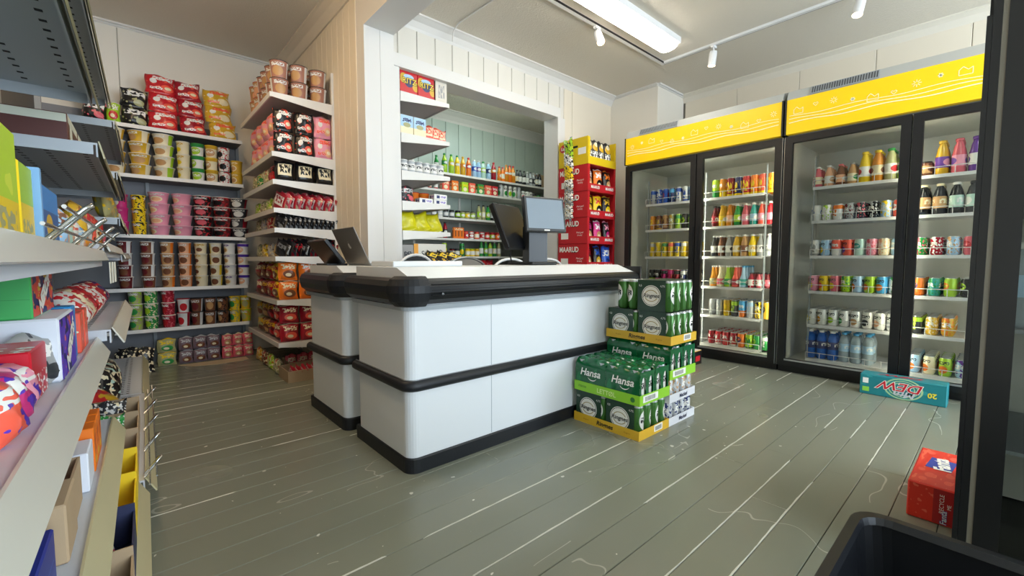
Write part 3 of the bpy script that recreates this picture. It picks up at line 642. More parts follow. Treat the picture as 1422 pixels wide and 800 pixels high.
# ================================================================== CHECKOUT COUNTER
def arc_path(cx, cy, r, a0, a1, n=6):
    return [(cx + r * math.cos(R(a0 + (a1 - a0) * i / n)), cy + r * math.sin(R(a0 + (a1 - a0) * i / n)), math.cos(R(a0 + (a1 - a0) * i / n)), math.sin(R(a0 + (a1 - a0) * i / n))) for i in range(n + 1)]
RAIL = [(-.005, .712), (.02, .716), (.042, .735), (.052, .765), (.052, .79), (.04, .812), (.02, .822), (-.005, .822)]
def counter_unit(name, x0, y0, x1, y1, label, r=.045, front_to=None):
    t = E(name, (0, 0, 0), label, 'counter', 'checkout counter units')
    path = lambda ex: [(x1, y0, 0, -1)] + [(x, y, nx, ny) for x, y, nx, ny in arc_path(x0 + r, y0 + r, r, 270, 180)] + [(x0, y1, -1, 0)]
    O('body', G().prism(rr(x0, y0, x1, y1, r, 6), .06, .74, smooth=False).mesh('body', white_p), t)
    O('kick_strip', G().sweep(path(0), [(-.01, 0), (.006, 0), (.008, .06), (.004, .066), (-.01, .066)]).mesh('kick', black_r), t)
    O('bumper', G().sweep(path(0), [(-.002, .352), (.012, .352), (.022, .362), (.024, .374), (.02, .388), (.01, .396), (-.002, .396)], smooth=True).mesh('bumper', black_r), t)
    O('bumper_edge', G().sweep(path(0), [(-.001, .3965), (.004, .3965), (.004, .4), (-.001, .4)]).mesh('edge', alu), t)
    O('rail_strip', G().sweep(path(0), [(-.002, .688), (.012, .69), (.018, .71), (-.002, .71)]).mesh('rail_strip', M('strip_grey', 'b3bcc4', .4, .3)), t)
    O('rail', G().sweep([(x1, y0, 0, -1), (x0 + r, y0, 0, -1)], RAIL).mesh('rail', black_p), t)
    O('rail', G().sweep([(x0, y0 + r, -1, 0), (x0, y1, -1, 0)], RAIL).mesh('rail', black_p), t)
    for z in (.752, .772, .797): O('rail_groove', G().box(x0 + r + .04, y0 - .0535, z, x1, y0 - .045, z + .0025).mesh('groove', M('groove_dark', '030304', .7)), t)
    big = [(d * 1.12 + (.004 if d > 0 else 0), .767 + (z - .767) * 1.18) for d, z in RAIL]
    O('corner_cap', G().sweep([(x0 + r + .025, y0, 0, -1)] + arc_path(x0 + r, y0 + r, r, 270, 180, 8) + [(x0, y0 + r + .012, -1, 0)], big, smooth=False).mesh('cap', black_r), t)
    O('worktop', G().sweep([(x1, y0, 0, -1), (x0 + .01, y0, 0, -1)], [(.012, .822), (-.0, .826), (-.11, .866), (-(y1 - y0), .866), (-(y1 - y0), .742), (-.02, .742)]).mesh('worktop', M('worktop_white', 'e6e9ea', .35)), t)
    return t
ct = counter_unit('checkout_counter', .85, 1.60, 2.46, 2.14, 'long white checkout counter with black rail, facing the entrance')
O('panel_seam', G().box(1.285, 1.5992, .07, 1.288, 1.6005, .7).mesh('seam', M('seam_grey', '9aa4ac', .6)), ct)
O('end_cap', G().prism([(2.461, 1.542), (2.49, 1.55), (2.5, 1.58), (2.5, 1.80), (2.461, 1.80)], .70, .856).mesh('end_cap', black_r), ct)
O('screw', G().lathe([(.006, 0), (.005, .003)], 10).mesh('screw', steel), ct, (.985, 1.546, .757), (R(90), 0, 0))
ledge = O('side_ledge', G().cbox(.93, 1.88, .866, 1.32, 2.12, .892, .003).mesh('ledge', white_p), ct)
ct2 = counter_unit('checkout_counter', .83, 2.245, 1.40, 2.80, 'narrow white counter unit with black rail, under the laptop', r=.04)

# laptop and dark panel on the narrow unit
lp = E('laptop', (1.0, 2.45, .866), 'silver laptop with its lid back toward the entrance, on the narrow counter', 'laptop')
O('base', G().cbox(0, -.16, 0, .22, .16, .014, .003).mesh('base', alu), lp)
ldl = O('lid', G().cbox(-.006, -.16, 0, 0, .16, .215, .002).mesh('lid', M('laptop_silver', '8f8c86', .4, .6)), lp, (.0, 0, .012), (0, -R(24), 0))
O('screen', G().box(.0002, -.15, .01, .001, .15, .205).mesh('screen', black_p), ldl)
lg = G()   # round emblem with a bite and a leaf
q = [(.016 * math.cos(a * .3491) * (1 if abs(a - 1) > 1 else .62), .017 * math.sin(a * .3491)) for a in range(18)]
lg.poly([(-.0068, -a, .11 + b) for a, b in q]); lg.poly([(-.0068, 0, .13), (-.0068, -.004, .137), (-.0068, -.008, .139), (-.0068, -.004, .132)])
O('emblem', lg.mesh('emblem', white_ink), ldl)
tb = E('touch_screen', (.875, 2.64, .866), 'black tilted touch screen standing left of the laptop', 'screen')
O('foot', G().cbox(-.02, -.09, 0, .1, .09, .012, .003).mesh('foot', black_p), tb)
O('panel', G().cbox(-.012, -.15, 0, .012, .15, .17, .004).mesh('panel', black_p), tb, (.06, 0, .012), (0, -R(38), 0))

# twin-screen till on the long counter
pos = E('till', (1.93, 1.98, .866), 'black twin-screen till on the long counter', 'till')
O('foot', G().cbox(-.1, -.1, 0, .12, .13, .02, .005).mesh('foot', black_p), pos)
O('stand', G().prism([(-.06, -.03), (.07, -.06), (.09, .03), (-.04, .05)], .02, .24).mesh('stand', M('till_grey', '2a2d30', .4)), pos)
sc = O('monitor', G().cbox(-.15, -.016, -.11, .15, .016, .11, .006).mesh('monitor', M('till_bezel', '202326', .35)), pos, (.03, -.07, .31), (R(-10), 0, R(-12)))
O('display', G().box(-.132, -.0175, -.09, .132, -.0161, .095).mesh('display', M('till_display', '8794a0', .08)), sc)
O('badge', G().box(-.02, -.0175, -.104, .02, -.0161, -.096).mesh('badge', white_ink), sc)
O('neck', G().box(-.03, .0, -.03, .03, .06, .03).mesh('neck', black_p), pos, (.0, -.05, .29))
s2 = O('customer_screen', G().cbox(-.15, -.02, -.15, .15, .02, .15, .006).mesh('monitor', black_p), pos, (-.10, .085, .235), (R(-24), 0, R(16)))
O('cable', G().tube([(-.1, .08, .12), (-.11, .09, .06), (-.09, .1, .01)], .005).mesh('cable', black_p), pos)

# chairs behind the counter: bent tube backs
def chair(x, y, label, tube_mat, pad=None, top=.9, w=.21):
    t = E('tube_chair', (x, y, 0), label, 'chair', 'tube chairs behind the counter')
    arc = [(-w, .2, .45), (-w, .21, top - .12)] + [(-w * math.cos(R(a)), .215, top - .12 + .12 * math.sin(R(a))) for a in range(15, 180, 15)] + [(w, .21, top - .12), (w, .2, .45)]
    O('back_frame', G().tube(arc, .011, 8).mesh('back_frame', tube_mat), t)
    O('seat', G().cbox(-.2, -.2, .43, .2, .2, .47, .012).mesh('seat', pad or black_r), t)
    if pad:
        pts = [(p[0] * .93, p[2] - .01) for p in arc if p[2] > .55]
        g = G(); n = len(pts); g.v = [(a, .205, b) for a, b in pts] + [(a, .225, b) for a, b in pts]
        g.face(list(range(n))[::-1]); g.face([n + i for i in range(n)])
        for i in range(n): g.face([i, (i + 1) % n, n + (i + 1) % n, n + i])
        O('backrest', g.mesh('backrest', pad), t)
    for sx in (-1, 1):
        for sy in (-1, 1): O('leg', G().tube([(sx * .18, sy * .18, .43), (sx * .2, sy * .21, 0.0)], .011, 8).mesh('leg', tube_mat), t)
    return t
chair(2.50, 2.62, 'white tube chair behind the till, nearer the till', whitemetal, top=.905)
chair(2.97, 2.62, 'white tube chair behind the counter, nearer the snack boxes', whitemetal, top=.905)
chair(2.04, 2.64, 'grey tube chair with a mesh back left of the till', M('tube_grey', '8f9090', .3, .8), M('mesh_grey', '8a857c', .8), top=.915)
chair(1.64, 2.72, 'white tube chair with a black padded back at the counter ledge', whitemetal, black_r, top=.935, w=.15)

# ================================================================== BEER STACKS
beer_paper = M('dark_green_card', '1d3a28', .4); beer_tray = M('yellow_tray', 'dcae2c', .45)
can_green = P('beer_can_print', '3f7030', [('n', 3., .6, '2f5f28'), ('e', .5, .55, .36, .3, 'white'), ('t', .5, .56, .28, .09, 'black'), ('r', .5, .97, .5, .03, 'silver')], rep=(2, 1), rough=.25, metal=.3)
def disc(g, c, r, right, up, m=0, n=24, r0=0.):
    rv, uvv = Vector(right), Vector(up); c = Vector(c); b = len(g.v)
    for i in range(n):
        a = 2 * math.pi * i / n; g.v.append(tuple(c + rv * (r * math.cos(a)) + uvv * (r * math.sin(a))))
    if r0:
        for i in range(n):
            a = 2 * math.pi * i / n; g.v.append(tuple(c + rv * (r0 * math.cos(a)) + uvv * (r0 * math.sin(a))))
        for i in range(n): k = (i + 1) % n; g.face([b + i, b + k, b + n + k, b + n + i], None, m)
    else: g.face(list(range(b, b + n)), None, m)
def badge(parent, loc, right, up, r):
    n = Vector(right).cross(Vector(up))
    g = G(); disc(g, Vector(loc) + n * .001, r, right, up); bd = O('round_badge', g.mesh('badge', M('badge_cream', 'e9e6dc', .4)), parent)
    g = G(); disc(g, Vector(loc) + n * .0016, r * .93, right, up, r0=r * .88); O('ring', g.mesh('ring', black_ink), bd)
    for sgn in (1, -1):
        g = G(); cc = Vector(loc) + n * .0018
        for i in range(10):
            a0, a1 = R(25 + 13 * i), R(25 + 13 * (i + 1)); ra, rb = .62, .70
            pt = lambda a, q_: tuple(cc + Vector(right) * (r * q_ * math.cos(a)) + Vector(up) * (sgn * r * q_ * math.sin(a) * .8))
            g.poly([pt(a0, ra), pt(a1, ra), pt(a1, rb), pt(a0, rb)])
        O('arc_line', g.mesh('arc', M('badge_gold', 'a08c50', .5)), bd)
    T('Ringnes', r * .54, black_ink, bd, Vector(loc) + n * .0012, right, up, shear=.2, bold=.015)
def beer_pack(x, y, z, label, group, sleeve=True):
    """six tall cans, 2 deep (x) by 3 wide (y), in a card sleeve open toward -y and +y"""
    t = E('beer_pack', (x, y, z), label, 'beer pack', group)
    for i in range(2):
        for j in range(3):
            if sleeve and j == 1: continue
            c = O('can', can_mesh('tall', can_green), t, (.0335 + i * .067, .0335 + j * .067, 0), (0, 0, 3.9 + random.uniform(-.3, .3))); O('lid', lid_mesh('tall'), c)
    if sleeve:
        e = .001; w, d, h = .134, .201, .170
        ss = O('sleeve', G().box(-e, .028, 0, 0, d - .004, h).box(w, .028, 0, w + e, d - .004, h).box(-e, .028, h, w + e, d - .004, h + e).mesh('sleeve', beer_paper), t)
        badge(ss, (-e, d / 2 + .012, h * .5), (0, -1, 0), (0, 0, 1), .058)
        T('0,5', .015, white_ink, ss, (-e, d - .022, h * .82), *NX); T('4,7%', .015, white_ink, ss, (-e, .045, h * .82), *NX)
    return t
def crate(x, y, z, mat, w, d, h, label, group):
    t = E('drinks_tray', (x, y, z), label, 'drinks tray', group); k = .003
    O('tray_shell', G().box(0, 0, 0, w, d, .003).box(0, 0, .003, w, k, h).box(0, d - k, .003, w, d, h).box(0, k, .003, k, d - k, h).box(w - k, k, .003, w, d - k, h).mesh('tray_shell', mat), t)
    return t
W_, D_ = .288, .416
def ringnes_tier(x, y, z, where):
    t = crate(x, y, z, beer_tray, W_, D_, .048, 'yellow card tray of dark green beer packs, %s' % where, 'beer trays')
    T('Ringnes', .034, black_ink, t, (0, D_ / 2, .024), *NX, shear=.2, bold=.02)
    for a in (.07, .33): T('Ringnes', .012, M('tray_print', 'a87410', .5), t, (0, a, .024), *NX, shear=.2)
    lb_ = O('barcode_label', G().box(.14, -.001, .012, .22, 0, .046).mesh('label', white_ink), t)
    for i in range(9): O('bar', cached('bar', lambda: G().box(0, 0, 0, .003, .0006, .022).mesh('bar', black_ink)), lb_, (.15 + i * .007, -.0016, .018))
    for i in range(2):
        for j in range(2):
            beer_pack(x + .006 + i * .137, y + .005 + j * .203, z + .003, 'dark green beer pack, %s row, %s side, %s' % (('front', 'back')[i], ('right', 'left')[j], where), 'dark green beer packs')
hansa_film = bump(P('green_film', '0d5c32', [('n', 3.2, .56, '17723f')], rough=.16), 30, .12, .004)
def hansa_pack(x, y, z, label):
    """six cans under green shrink film: bumpy top and sides, open ends show the cans"""
    t = E('beer_pack', (x, y, z), label, 'beer pack', 'shrink-wrapped green beer packs')
    for i in range(2):
        for j in range(3):
            if j == 1: continue
            c = O('can', can_mesh('tall', can_green), t, (.034 + i * .067, .034 + j * .067, 0)); O('lid', lid_mesh('tall'), c)
    g = G(); ny, prof = 24, []
    H_ = .171
    for s in range(21):     # section across x: up the front, over the top with a dip between the cans, down the back
        if s < 6: prof.append((0, .01 + s / 5 * (H_ - .035), -1, 0))
        elif s < 15: a = (s - 5) / 10; prof.append((.134 * a, H_ + .003 - .003 * math.cos(2 * math.pi * a * 2) - (.008 if s in (6, 14) else 0), 0, 1))
        else: prof.append((.134, .01 + (20 - s) / 5 * (H_ - .035), 1, 0))
    for j in range(ny + 1):
        v = j / ny; bulge = abs(math.sin(math.pi * 3 * v)); endf = 1.0
        for (px, pz, nx, nz) in prof:
            g.v.append((px + nx * (.001 + .002 * bulge), -.001 + .204 * v, pz + nz * .006 * bulge * endf))
    L = len(prof)
    for j in range(ny):
        for s in range(L - 1):
            if j in (0, 1, ny - 1, ny - 2) and (s < 5 or s > 14): pass
            a = j * L + s; g.face([a, a + 1, a + L + 1, a + L], [(s / L, j / ny), ((s + 1) / L, j / ny), ((s + 1) / L, (j + 1) / ny), (s / L, (j + 1) / ny)], 0, True)
    fl = O('film', g.mesh('film', hansa_film), t)
    # film ends with a round hole in front of each can
    g = G()
    for i in range(2):
        cx = .0335 + i * .067; n = 16; hole = []; outer = []
        for q_ in range(n):
            a = 2 * math.pi * q_ / n; hole.append((cx + .021 * math.cos(a), -.0015, .075 + .062 * math.sin(a)))
            ca, sa = math.cos(a), math.sin(a); k_ = 1 / max(abs(ca), abs(sa)); outer.append((cx + .0335 * ca * k_, -.0015, .085 + .078 * sa * k_))
        b = len(g.v); g.v += hole + outer
        for q_ in range(n): k_ = (q_ + 1) % n; g.face([b + q_, b + k_, b + n + k_, b + n + q_])
    O('film_end', g.mesh('film_end', hansa_film), fl)
    T('Hansa', .055, white_ink, fl, (-.0035, .1, .105), *NX, shear=.25, bold=.02)
    g = G()
    for i in range(8):
        a0, a1 = R(200 + 17 * i), R(217 + 17 * i)
        g.poly([(-.005, .085 - .03 * math.cos(a) * 1, .088 + .02 * math.sin(a) * k_) for a, k_ in ((a0, 1), (a1, 1), (a1, 1.25), (a0, 1.25))])
    O('swash', g.mesh('swash', white_ink), fl)
lime_tray = M('lime_tray', '8fce2c', .45)
def hansa_tier(x, y, z, where):
    t = crate(x, y, z, lime_tray, W_, D_, .052, 'lime green card tray under shrink-wrapped beer packs, %s' % where, 'beer trays')
    T('LETTØL', .034, lime_ink, t, (0, .2, .024), *NX, bold=.02); T('Hansa', .022, M('lime_dark', '3f7d1c', .5), t, (0, .36, .028), *NX, shear=.25)
    g = G(); disc(g, (-.001, .04, .026), .013, (0, -1, 0), (0, 0, 1)); O('round_mark', g.mesh('mark', M('mark_green', '2d6f2a', .5)), t)
    lb_ = O('barcode_label', G().box(.03, -.001, .012, .17, 0, .046).mesh('label', white_ink), t)
    for i in range(12): O('bar', cached('bar', None), lb_, (.05 + i * .008, -.0016, .018))
    for i in range(2):
        for j in range(2):
            hansa_pack(x + .0065 + i * .1405, y + .005 + j * .2045, z + .0035, 'shrink-wrapped green beer pack, %s row, %s side, %s' % (('front', 'back')[i], ('right', 'left')[j], where))
def white_tier(x, y, z, where):
    t = crate(x, y, z, M('white_tray', 'dcdde2', .45), W_, D_, .045, 'white card tray of short drink cans, %s' % where, 'white drink trays')
    T('Mackøl', .03, M('tray_navy', '2a3152', .5), t, (.15, 0, .022), *NY, bold=.02)
    for i in range(4):
        for j in range(6):
            if i > 0 and j > 1: continue
            can('can', can_art('', 'silver', 'navy' if 'lower' in where else 'tan', 3), (x + .04 + i * .0675, y + .04 + j * .0675, z + .0031),
                'short silver can, %s from front, %s from right, %s white tray' % (ORD[i], ORD[j], where), 'short cans in the white trays')
BY = 1.155
ringnes_tier(1.862, BY, 0, 'floor of the near beer stack'); hansa_tier(1.862, BY, .1755, 'top of the near beer stack')
x2 = 2.152
white_tier(x2, BY, 0, 'lower'); white_tier(x2, BY, .1265, 'upper')
hansa_tier(x2, BY, .253, 'middle of the far beer stack'); ringnes_tier(x2, BY, .4405, 'upper far beer stack')
beer_pack(x2 + .006, BY + .012, .616, 'dark green beer pack alone on top of the far stack, badge facing out', 'dark green beer packs'); beer_pack(x2 + .143, BY + .012, .616, 'dark green beer pack behind the topmost one on the far stack', 'dark green beer packs')
for i in range(2):
    for j in range(2): can('tall', can_green, (x2 + .05 + i * .07, BY + .26 + j * .07, .6155), 'loose tall green beer can on the far stack, %s row, %s one' % (('front', 'back')[i], ('right', 'left')[j]), 'loose tall cans on the far beer stack', rz=3.9)

# ================================================================== CARTONS ON THE FLOOR
dew = E('drinks_carton', (3.69, .40, 0), 'teal twelve-can carton lying upside down against the right cooler', 'carton')
O('shell', G().cbox(0, -.21, 0, .125, .21, .135, .004).mesh('shell', P('teal_card', '1f7f86', [('n', 3., .6, '2f9a9c')], rough=.4)), dew)
g = G()
for k_, (r0, r1) in enumerate(((.095, .085), (.075, .068), (.058, .052))): disc(g, (-.0008 - k_ * .0002, -.01, .07), r0, (0, -1, 0), (0, 0, .72), r0=r1)
O('swirl', g.mesh('swirl', M('swirl_mint', 'a9cf9c', .4)), dew)
T('DEW', .075, white_ink, dew, (-.0012, .0, .083), (0, 1, 0), (0, 0, -1), shear=.3, sx=1.25, bold=.05); T('DEW', .075, red_ink, dew, (-.0018, .0, .083), (0, 1, 0), (0, 0, -1), shear=.3, sx=1.25, bold=.012)
T('Mtn', .055, M('dew_grey', 'c9ced2', .4), dew, (-.0016, -.02, .038), (0, 1, 0), (0, 0, -1), shear=.3, sx=1.2, bold=.03)
T('20', .042, yellow_ink, dew, (-.0012, -.145, .06), (0, 1, 0), (0, 0, -1), bold=.03)
O('white_mark', G().box(-.0015, .165, .075, -.0002, .195, .11).mesh('mark', white_ink), dew); O('green_mark', G().box(-.0015, .16, .02, -.0002, .195, .05).mesh('mark', M('mark_lime', '8fd04a', .5)), dew)
T('DEW', .06, red_ink, dew, (.06, .0, .135), (0, 1, 0), (-1, 0, 0), shear=.3, sx=1.5, bold=.03)
fan = E('drinks_carton', (2.03, .06, 0), 'bright red drinks carton lying beside the black near cooler', 'carton')
O('shell', G().cbox(0, 0, 0, .40, .128, .128, .004).mesh('shell', P('red_card', 'e33320', [('n', 6., .62, 'f06a4e')], rough=.32)), fan)
O('end_panel', G().box(-.0012, .006, .006, -.0002, .062, .122).mesh('end_panel', M('end_panel_red', 'b0181c', .35)), fan)
T('RECYCLE', .016, white_ink, fan, (-.0012, .04, .075), (0, 0, 1), (0, 1, 0)); T('ME', .014, white_ink, fan, (-.0012, .022, .07), (0, 0, 1), (0, 1, 0)); T('Fanta', .022, blue_ink, fan, (-.0012, .034, .03), (0, 0, 1), (0, 1, 0), bold=.06); T('Fanta', .022, white_ink, fan, (-.0017, .034, .03), (0, 0, 1), (0, 1, 0), bold=.005)
g = G(); g.poly([(.17, .03, .1286), (.29, .02, .1286), (.30, .09, .1286), (.18, .10, .1286)]); O('blue_leaf', g.mesh('leaf', blue_ink), fan)
T('Fanta', .062, white_ink, fan, (.235, .058, .1284), (1, .12, 0), (-.12, 1, 0), bold=.04)
for a, b, r_ in ((.06, .03, .02), (.1, .08, .024), (.05, .095, .018), (.13, .03, .02), (.33, .03, .022), (.35, .095, .02), (.14, .105, .016)):
    g = G(); disc(g, (a, b, .1284), r_, (1, 0, 0), (0, .6, 0), n=14); O('fruit_print', g.mesh('fruit', M('fruit_red', 'f2614a', .4)), fan)
sm = E('drinks_carton', (3.36, 1.70, 0), 'small yellow and black carton on the floor behind the beer stacks', 'carton')
O('shell', G().cbox(0, 0, 0, .34, .13, .12, .003).mesh('shell', P('yellow_black_card', 'e8b92c', [('r', .5, .45, .3, .2, 'black'), ('r', .5, .45, .2, .08, 'red'), ('n', 3., .6, 'white')], rough=.4)), sm)
O('end_panel', G().box(.3403, .003, .003, .3412, .127, .117).mesh('end', black_ink), sm); O('top_panel', G().box(.0, .003, .1203, .34, .127, .1212).mesh('top', M('lid_pinkwhite', 'dcd0cc', .5)), sm)
O('front_panel', G().box(.2, -.0012, .003, .337, -.0003, .117).mesh('front', P('dark_red_panel', '1c1a1c', [('r', .5, .45, .3, .2, 'red')])), sm)
# near basket
bk = E('shopping_basket', (.86, -.06, 0), 'black plastic shopping basket standing in the near right corner', 'basket')
x0, x1, y0, y1, zt = -.27, .27, -.25, .245, .385
def ringp(x0, y0, x1, y1, r, n=5): return rr(x0, y0, x1, y1, r, n)
top_i, bot_i = ringp(x0 + .012, y0 + .012, x1 - .012, y1 - .012, .05), ringp(x0 + .05, y0 + .05, x1 - .05, y1 - .05, .04)
g = G(); n = len(top_i); lev = 7
for l in range(lev + 1):
    f = l / lev; g.v += [(b[0] + (a[0] - b[0]) * f, b[1] + (a[1] - b[1]) * f, .012 + (zt - .022) * f) for a, b in zip(top_i, bot_i)]
for l in range(lev):
    for i in range(n):
        k_ = (i + 1) % n
        if l == 2 and i % 6 == 2: continue     # open slots
        g.face([l * n + i, l * n + k_, (l + 1) * n + k_, (l + 1) * n + i], None, 0, False)
O('wall', g.mesh('wall', black_p), bk)
O('floor_panel', G().prism(bot_i, 0, .012).mesh('floor_panel', black_p), bk)
g = G(); out = ringp(x0, y0, x1, y1, .055); inn = ringp(x0 + .024, y0 + .024, x1 - .024, y1 - .024, .04); m_ = len(out)
g.v = [(a, b, zt - .014) for a, b in out] + [(a, b, zt) for a, b in ringp(x0 + .004, y0 + .004, x1 - .004, y1 - .004, .052)] + [(a, b, zt) for a, b in ringp(x0 + .02, y0 + .02, x1 - .02, y1 - .02, .045)] + [(a, b, zt - .014) for a, b in inn]
for l in range(4):
    for i in range(m_): k_ = (i + 1) % m_; a, b = l * m_, ((l + 1) % 4) * m_; g.face([a + i, a + k_, b + k_, b + i])
O('rim', g.mesh('rim', black_p), bk)
O('handle', G().tube([(x0 + .05, -.2, zt - .05), (x0 + .06, -.2, zt - .04), (x0 + .06, .19, zt - .04), (x0 + .05, .19, zt - .05)], .009, 8).mesh('handle', black_r), bk)
# near cooler whose door edge closes the view on the right
nc = E('near_cooler', (1.62, -.36, 0), 'tall black cooler with a glass door at the right edge', 'cooler')
O('body', G().box(.05, -.42, 0, .62, -.39, 2.1).box(.05, .385, 0, .62, .415, 2.1).box(.59, -.39, 0, .62, .385, 2.1).box(.05, -.39, 0, .59, .385, .1).box(.05, -.39, 2.0, .59, .385, 2.1).mesh('body', frame_m), nc)
O('liner', G().box(.56, -.385, .105, .589, .38, 1.99).box(.06, -.389, .105, .589, -.385, 1.99).mesh('liner', liner), nc)
O('edge_strip', G().box(-.0, .408, 0, .05, .418, 1.5).mesh('edge_strip', frame_m), nc)
d = O('door', G().box(0, .335, .08, .045, .381, 2.02).box(0, -.41, .08, .045, -.35, 2.02).box(0, -.35, .08, .045, .335, .14).box(0, -.35, 1.96, .045, .335, 2.02).mesh('door', frame_m), nc)
O('hinge_post', G().box(0, .3915, 0, .05, .4075, 2.05).mesh('hinge_post', frame_m), nc)
O('edge_seal', G().box(.004, .381, .06, .05, .3912, 2.04).mesh('seal', M('seal_grey', '8d887c', .5)), d)
O('pane', G().box(.02, -.355, .135, .024, .34, 1.965).mesh('pane', glass), d)
for i, z in enumerate((.4, .72, 1.04, 1.36)):
    O('shelf', G().box(.09, -.385, z - .01, .55, .38, z).mesh('shelf', greymetal), nc)
for i in range(4):
    bottle('water', clear_m, lab('sky'), capm('white'), (1.78, -.03 - i * .08, .72), 'pale bottle behind the near cooler glass, %s from the door edge' % ORD[i], 'bottles in the near cooler')

# ================================================================== SNACK BOX STACK BESIDE THE COOLERS
red_card = M('red_display_card', 'c01a24', .5); yel_card = M('yellow_display_card', 'e0bf12', .5)
def snack_box(z, h, mat, bags, label, top=False):
    x0, y0, w, d = 3.515, 2.815, .47, .395
    t = E('snack_box', (x0, y0, z), label, 'display box', 'stacked snack display boxes'); k = .005
    O('shell', G().box(0, 0, 0, w, d, k).box(0, k, k, k, d, h).box(w - k, k, k, w, d, h).box(k, d - k, k, w - k, d, h).box(0, 0, k, w, k, h * .28).mesh('shell', mat), t)
    if not top: O('top_flap', G().box(0, .0, h - .004, w, d, h - .0005).mesh('flap', mat), t)
    for i in range(2): O('corner_flap', G().box(k if i == 0 else w - .03, 0, h * .28, .03 if i == 0 else w - k, k, h - .006).mesh('flap', mat), t)
    O('hand_hole', G().prism(rr(.16, .008, .24, .03, .01), 0, .0012).mesh('hole', black_ink), t, (.0, d - .02, h * .62), (R(90), 0, R(-90)))
    if not top:
        T('MAARUD', .075, white_ink, t, (0, d * .62, h * .76), *NX, bold=.03, sx=.85); T('Med god', .026, white_ink, t, (0, .10, h * .42), *NX, shear=.2); T('krunsj', .026, white_ink, t, (0, .10, h * .32), *NX, shear=.2)
        for a in (.12, .36): T('MAARUD', .04, white_ink, t, (a, 0, h * .15), *NY, bold=.03, sx=.85)
        O('price_label', G().box(-.0015, d - .14, h * .18, -.0003, d - .04, h * .42).mesh('label', white_ink), t)
    else:
        g = G(); disc(g, (-.001, d * .8, h * .72), .05, (0, -1.3, 0), (0, 0, .9)); O('red_oval', g.mesh('oval', red_ink), t)
        T("Lay's", .05, white_ink, t, (-.0012, d * .8, h * .72), *NX, shear=.15, bold=.03)
        O('price_label', G().box(-.0015, .03, h * .38, -.0003, .13, h * .62).mesh('label', white_ink), t)
    for i, (bw, m_) in enumerate(bags):
        bag(.13 if len(bags) == 3 else .105, h * (.9 if not top else .98), .055, m_, (x0 + .08 + i * (.31 / max(1, len(bags) - 1)), y0 + .05, z + .006), '%s crisp bag, %s from left, in %s' % (bw, ORD[i], label.split(',')[0]),
            'crisp bags in the snack boxes', (R(-6), 0, random.uniform(-.15, .15)), seed=i, name='crisp_bag')
BH = .2665
def crisp(c, s): return bag_art('black' if c != 'white' else 'charcoal', c, s, 0)
rows = [('fourth red box down', [('dark', crisp('red', 'tan')), ('black and blue', crisp('blue', 'gold')), ('blue', bag_art('blue', 'white', 'navy', 1))]),
        ('third red box down', [('black and magenta', crisp('magenta', 'tan')), ('magenta', bag_art('magenta', 'white', 'tan', 0)), ('dark magenta', crisp('pink', 'magenta'))]),
        ('second red box down', [('black and yellow', crisp('yellow', 'gold')), ('yellow', bag_art('yellow', 'red', 'black', 0)), ('dark yellow', crisp('gold', 'yellow'))]),
        ('top red box', [('black and tan', crisp('white', 'tan')), ('orange', bag_art('orange', 'white', 'black', 0)), ('black and orange', crisp('orange', 'tan'))])]
for i in range(3): snack_box(i * BH, BH - .001, red_card, [], '%s red snack box from the floor, behind the counter' % ORD[i])
for i, (lb_, bg) in enumerate(rows): snack_box((3 + i) * BH, BH - .001, red_card, bg, lb_ + ', snack carton stacked beside the coolers')
mx = P('crisp_max', '15151a', [('e', .5, .7, .4, .16, 'gold'), ('e', .5, .8, .25, .1, 'cream'), ('t', .5, .4, .42, .13, 'white'), ('e', .5, .12, .4, .08, 'gold')], rough=.3)
snack_box(7 * BH, .272, yel_card, [('black and gold', mx)] * 4, 'yellow snack box, on top of the red cartons', top=True)
cs = E('clip_strip', (3.49, 3.02, 1.3), 'clear clip strip of small snack packs hanging on the red boxes', 'clip strip')
O('strip', G().box(-.003, -.015, 0, .0, .015, .86).mesh('strip', clear_m), cs)
for i in range(9):
    zz = .02 + i * .062; c_ = ['white', 'white', 'grey', 'white', 'grey', 'white', 'yellow', 'white', 'lime'][i]
    O('snack_pack', bag_mesh(.12, .1 if i < 6 else .2, .04, bag_art(c_, 'black', 'gold', 4), i), cs, (-.025, .0, zz if i < 6 else .3 + (i - 5) * .11), (0, R(-6), R(-90)))

# ================================================================== ALCOVE: SHELVES ON THE BACK WALL
wshelf = M('shelf_white', 'e3e1dc', .4); shelf_under = M('shelf_under', 'b9aeb0', .35, .3)
ab = E('wall_shelving', (0, 4.65, 0), 'white metal shelving on the back wall of the alcove, five shelves', 'shelving')
ABZ = [1.97, 1.58, 1.10, .665, .325]
O('back_panel', G().box(-.5, .29, .0, .86, .3, 2.1).mesh('back_panel', M('shelf_back_grey', '85868a', .6)), ab)
for z in ABZ:
    s = O('shelf', G().box(-.5, 0, z - .022, .84, .29, z).mesh('shelf', M('shelf_deck_grey', '77797c', .5)), ab)
    O('price_rail', G().box(-.5, -.008, z - .026, .84, -.0002, z + .003).mesh('price_rail', wshelf), s)
for x in (-.5, .17, .845): O('upright', G().box(x - .012, .26, 0, x + .012, .289, 2.1).mesh('upright', greymetal), ab)
def PXA(px): return -.036 + (px - 154) / 178 * .856            # photo column -> x on the shelf front
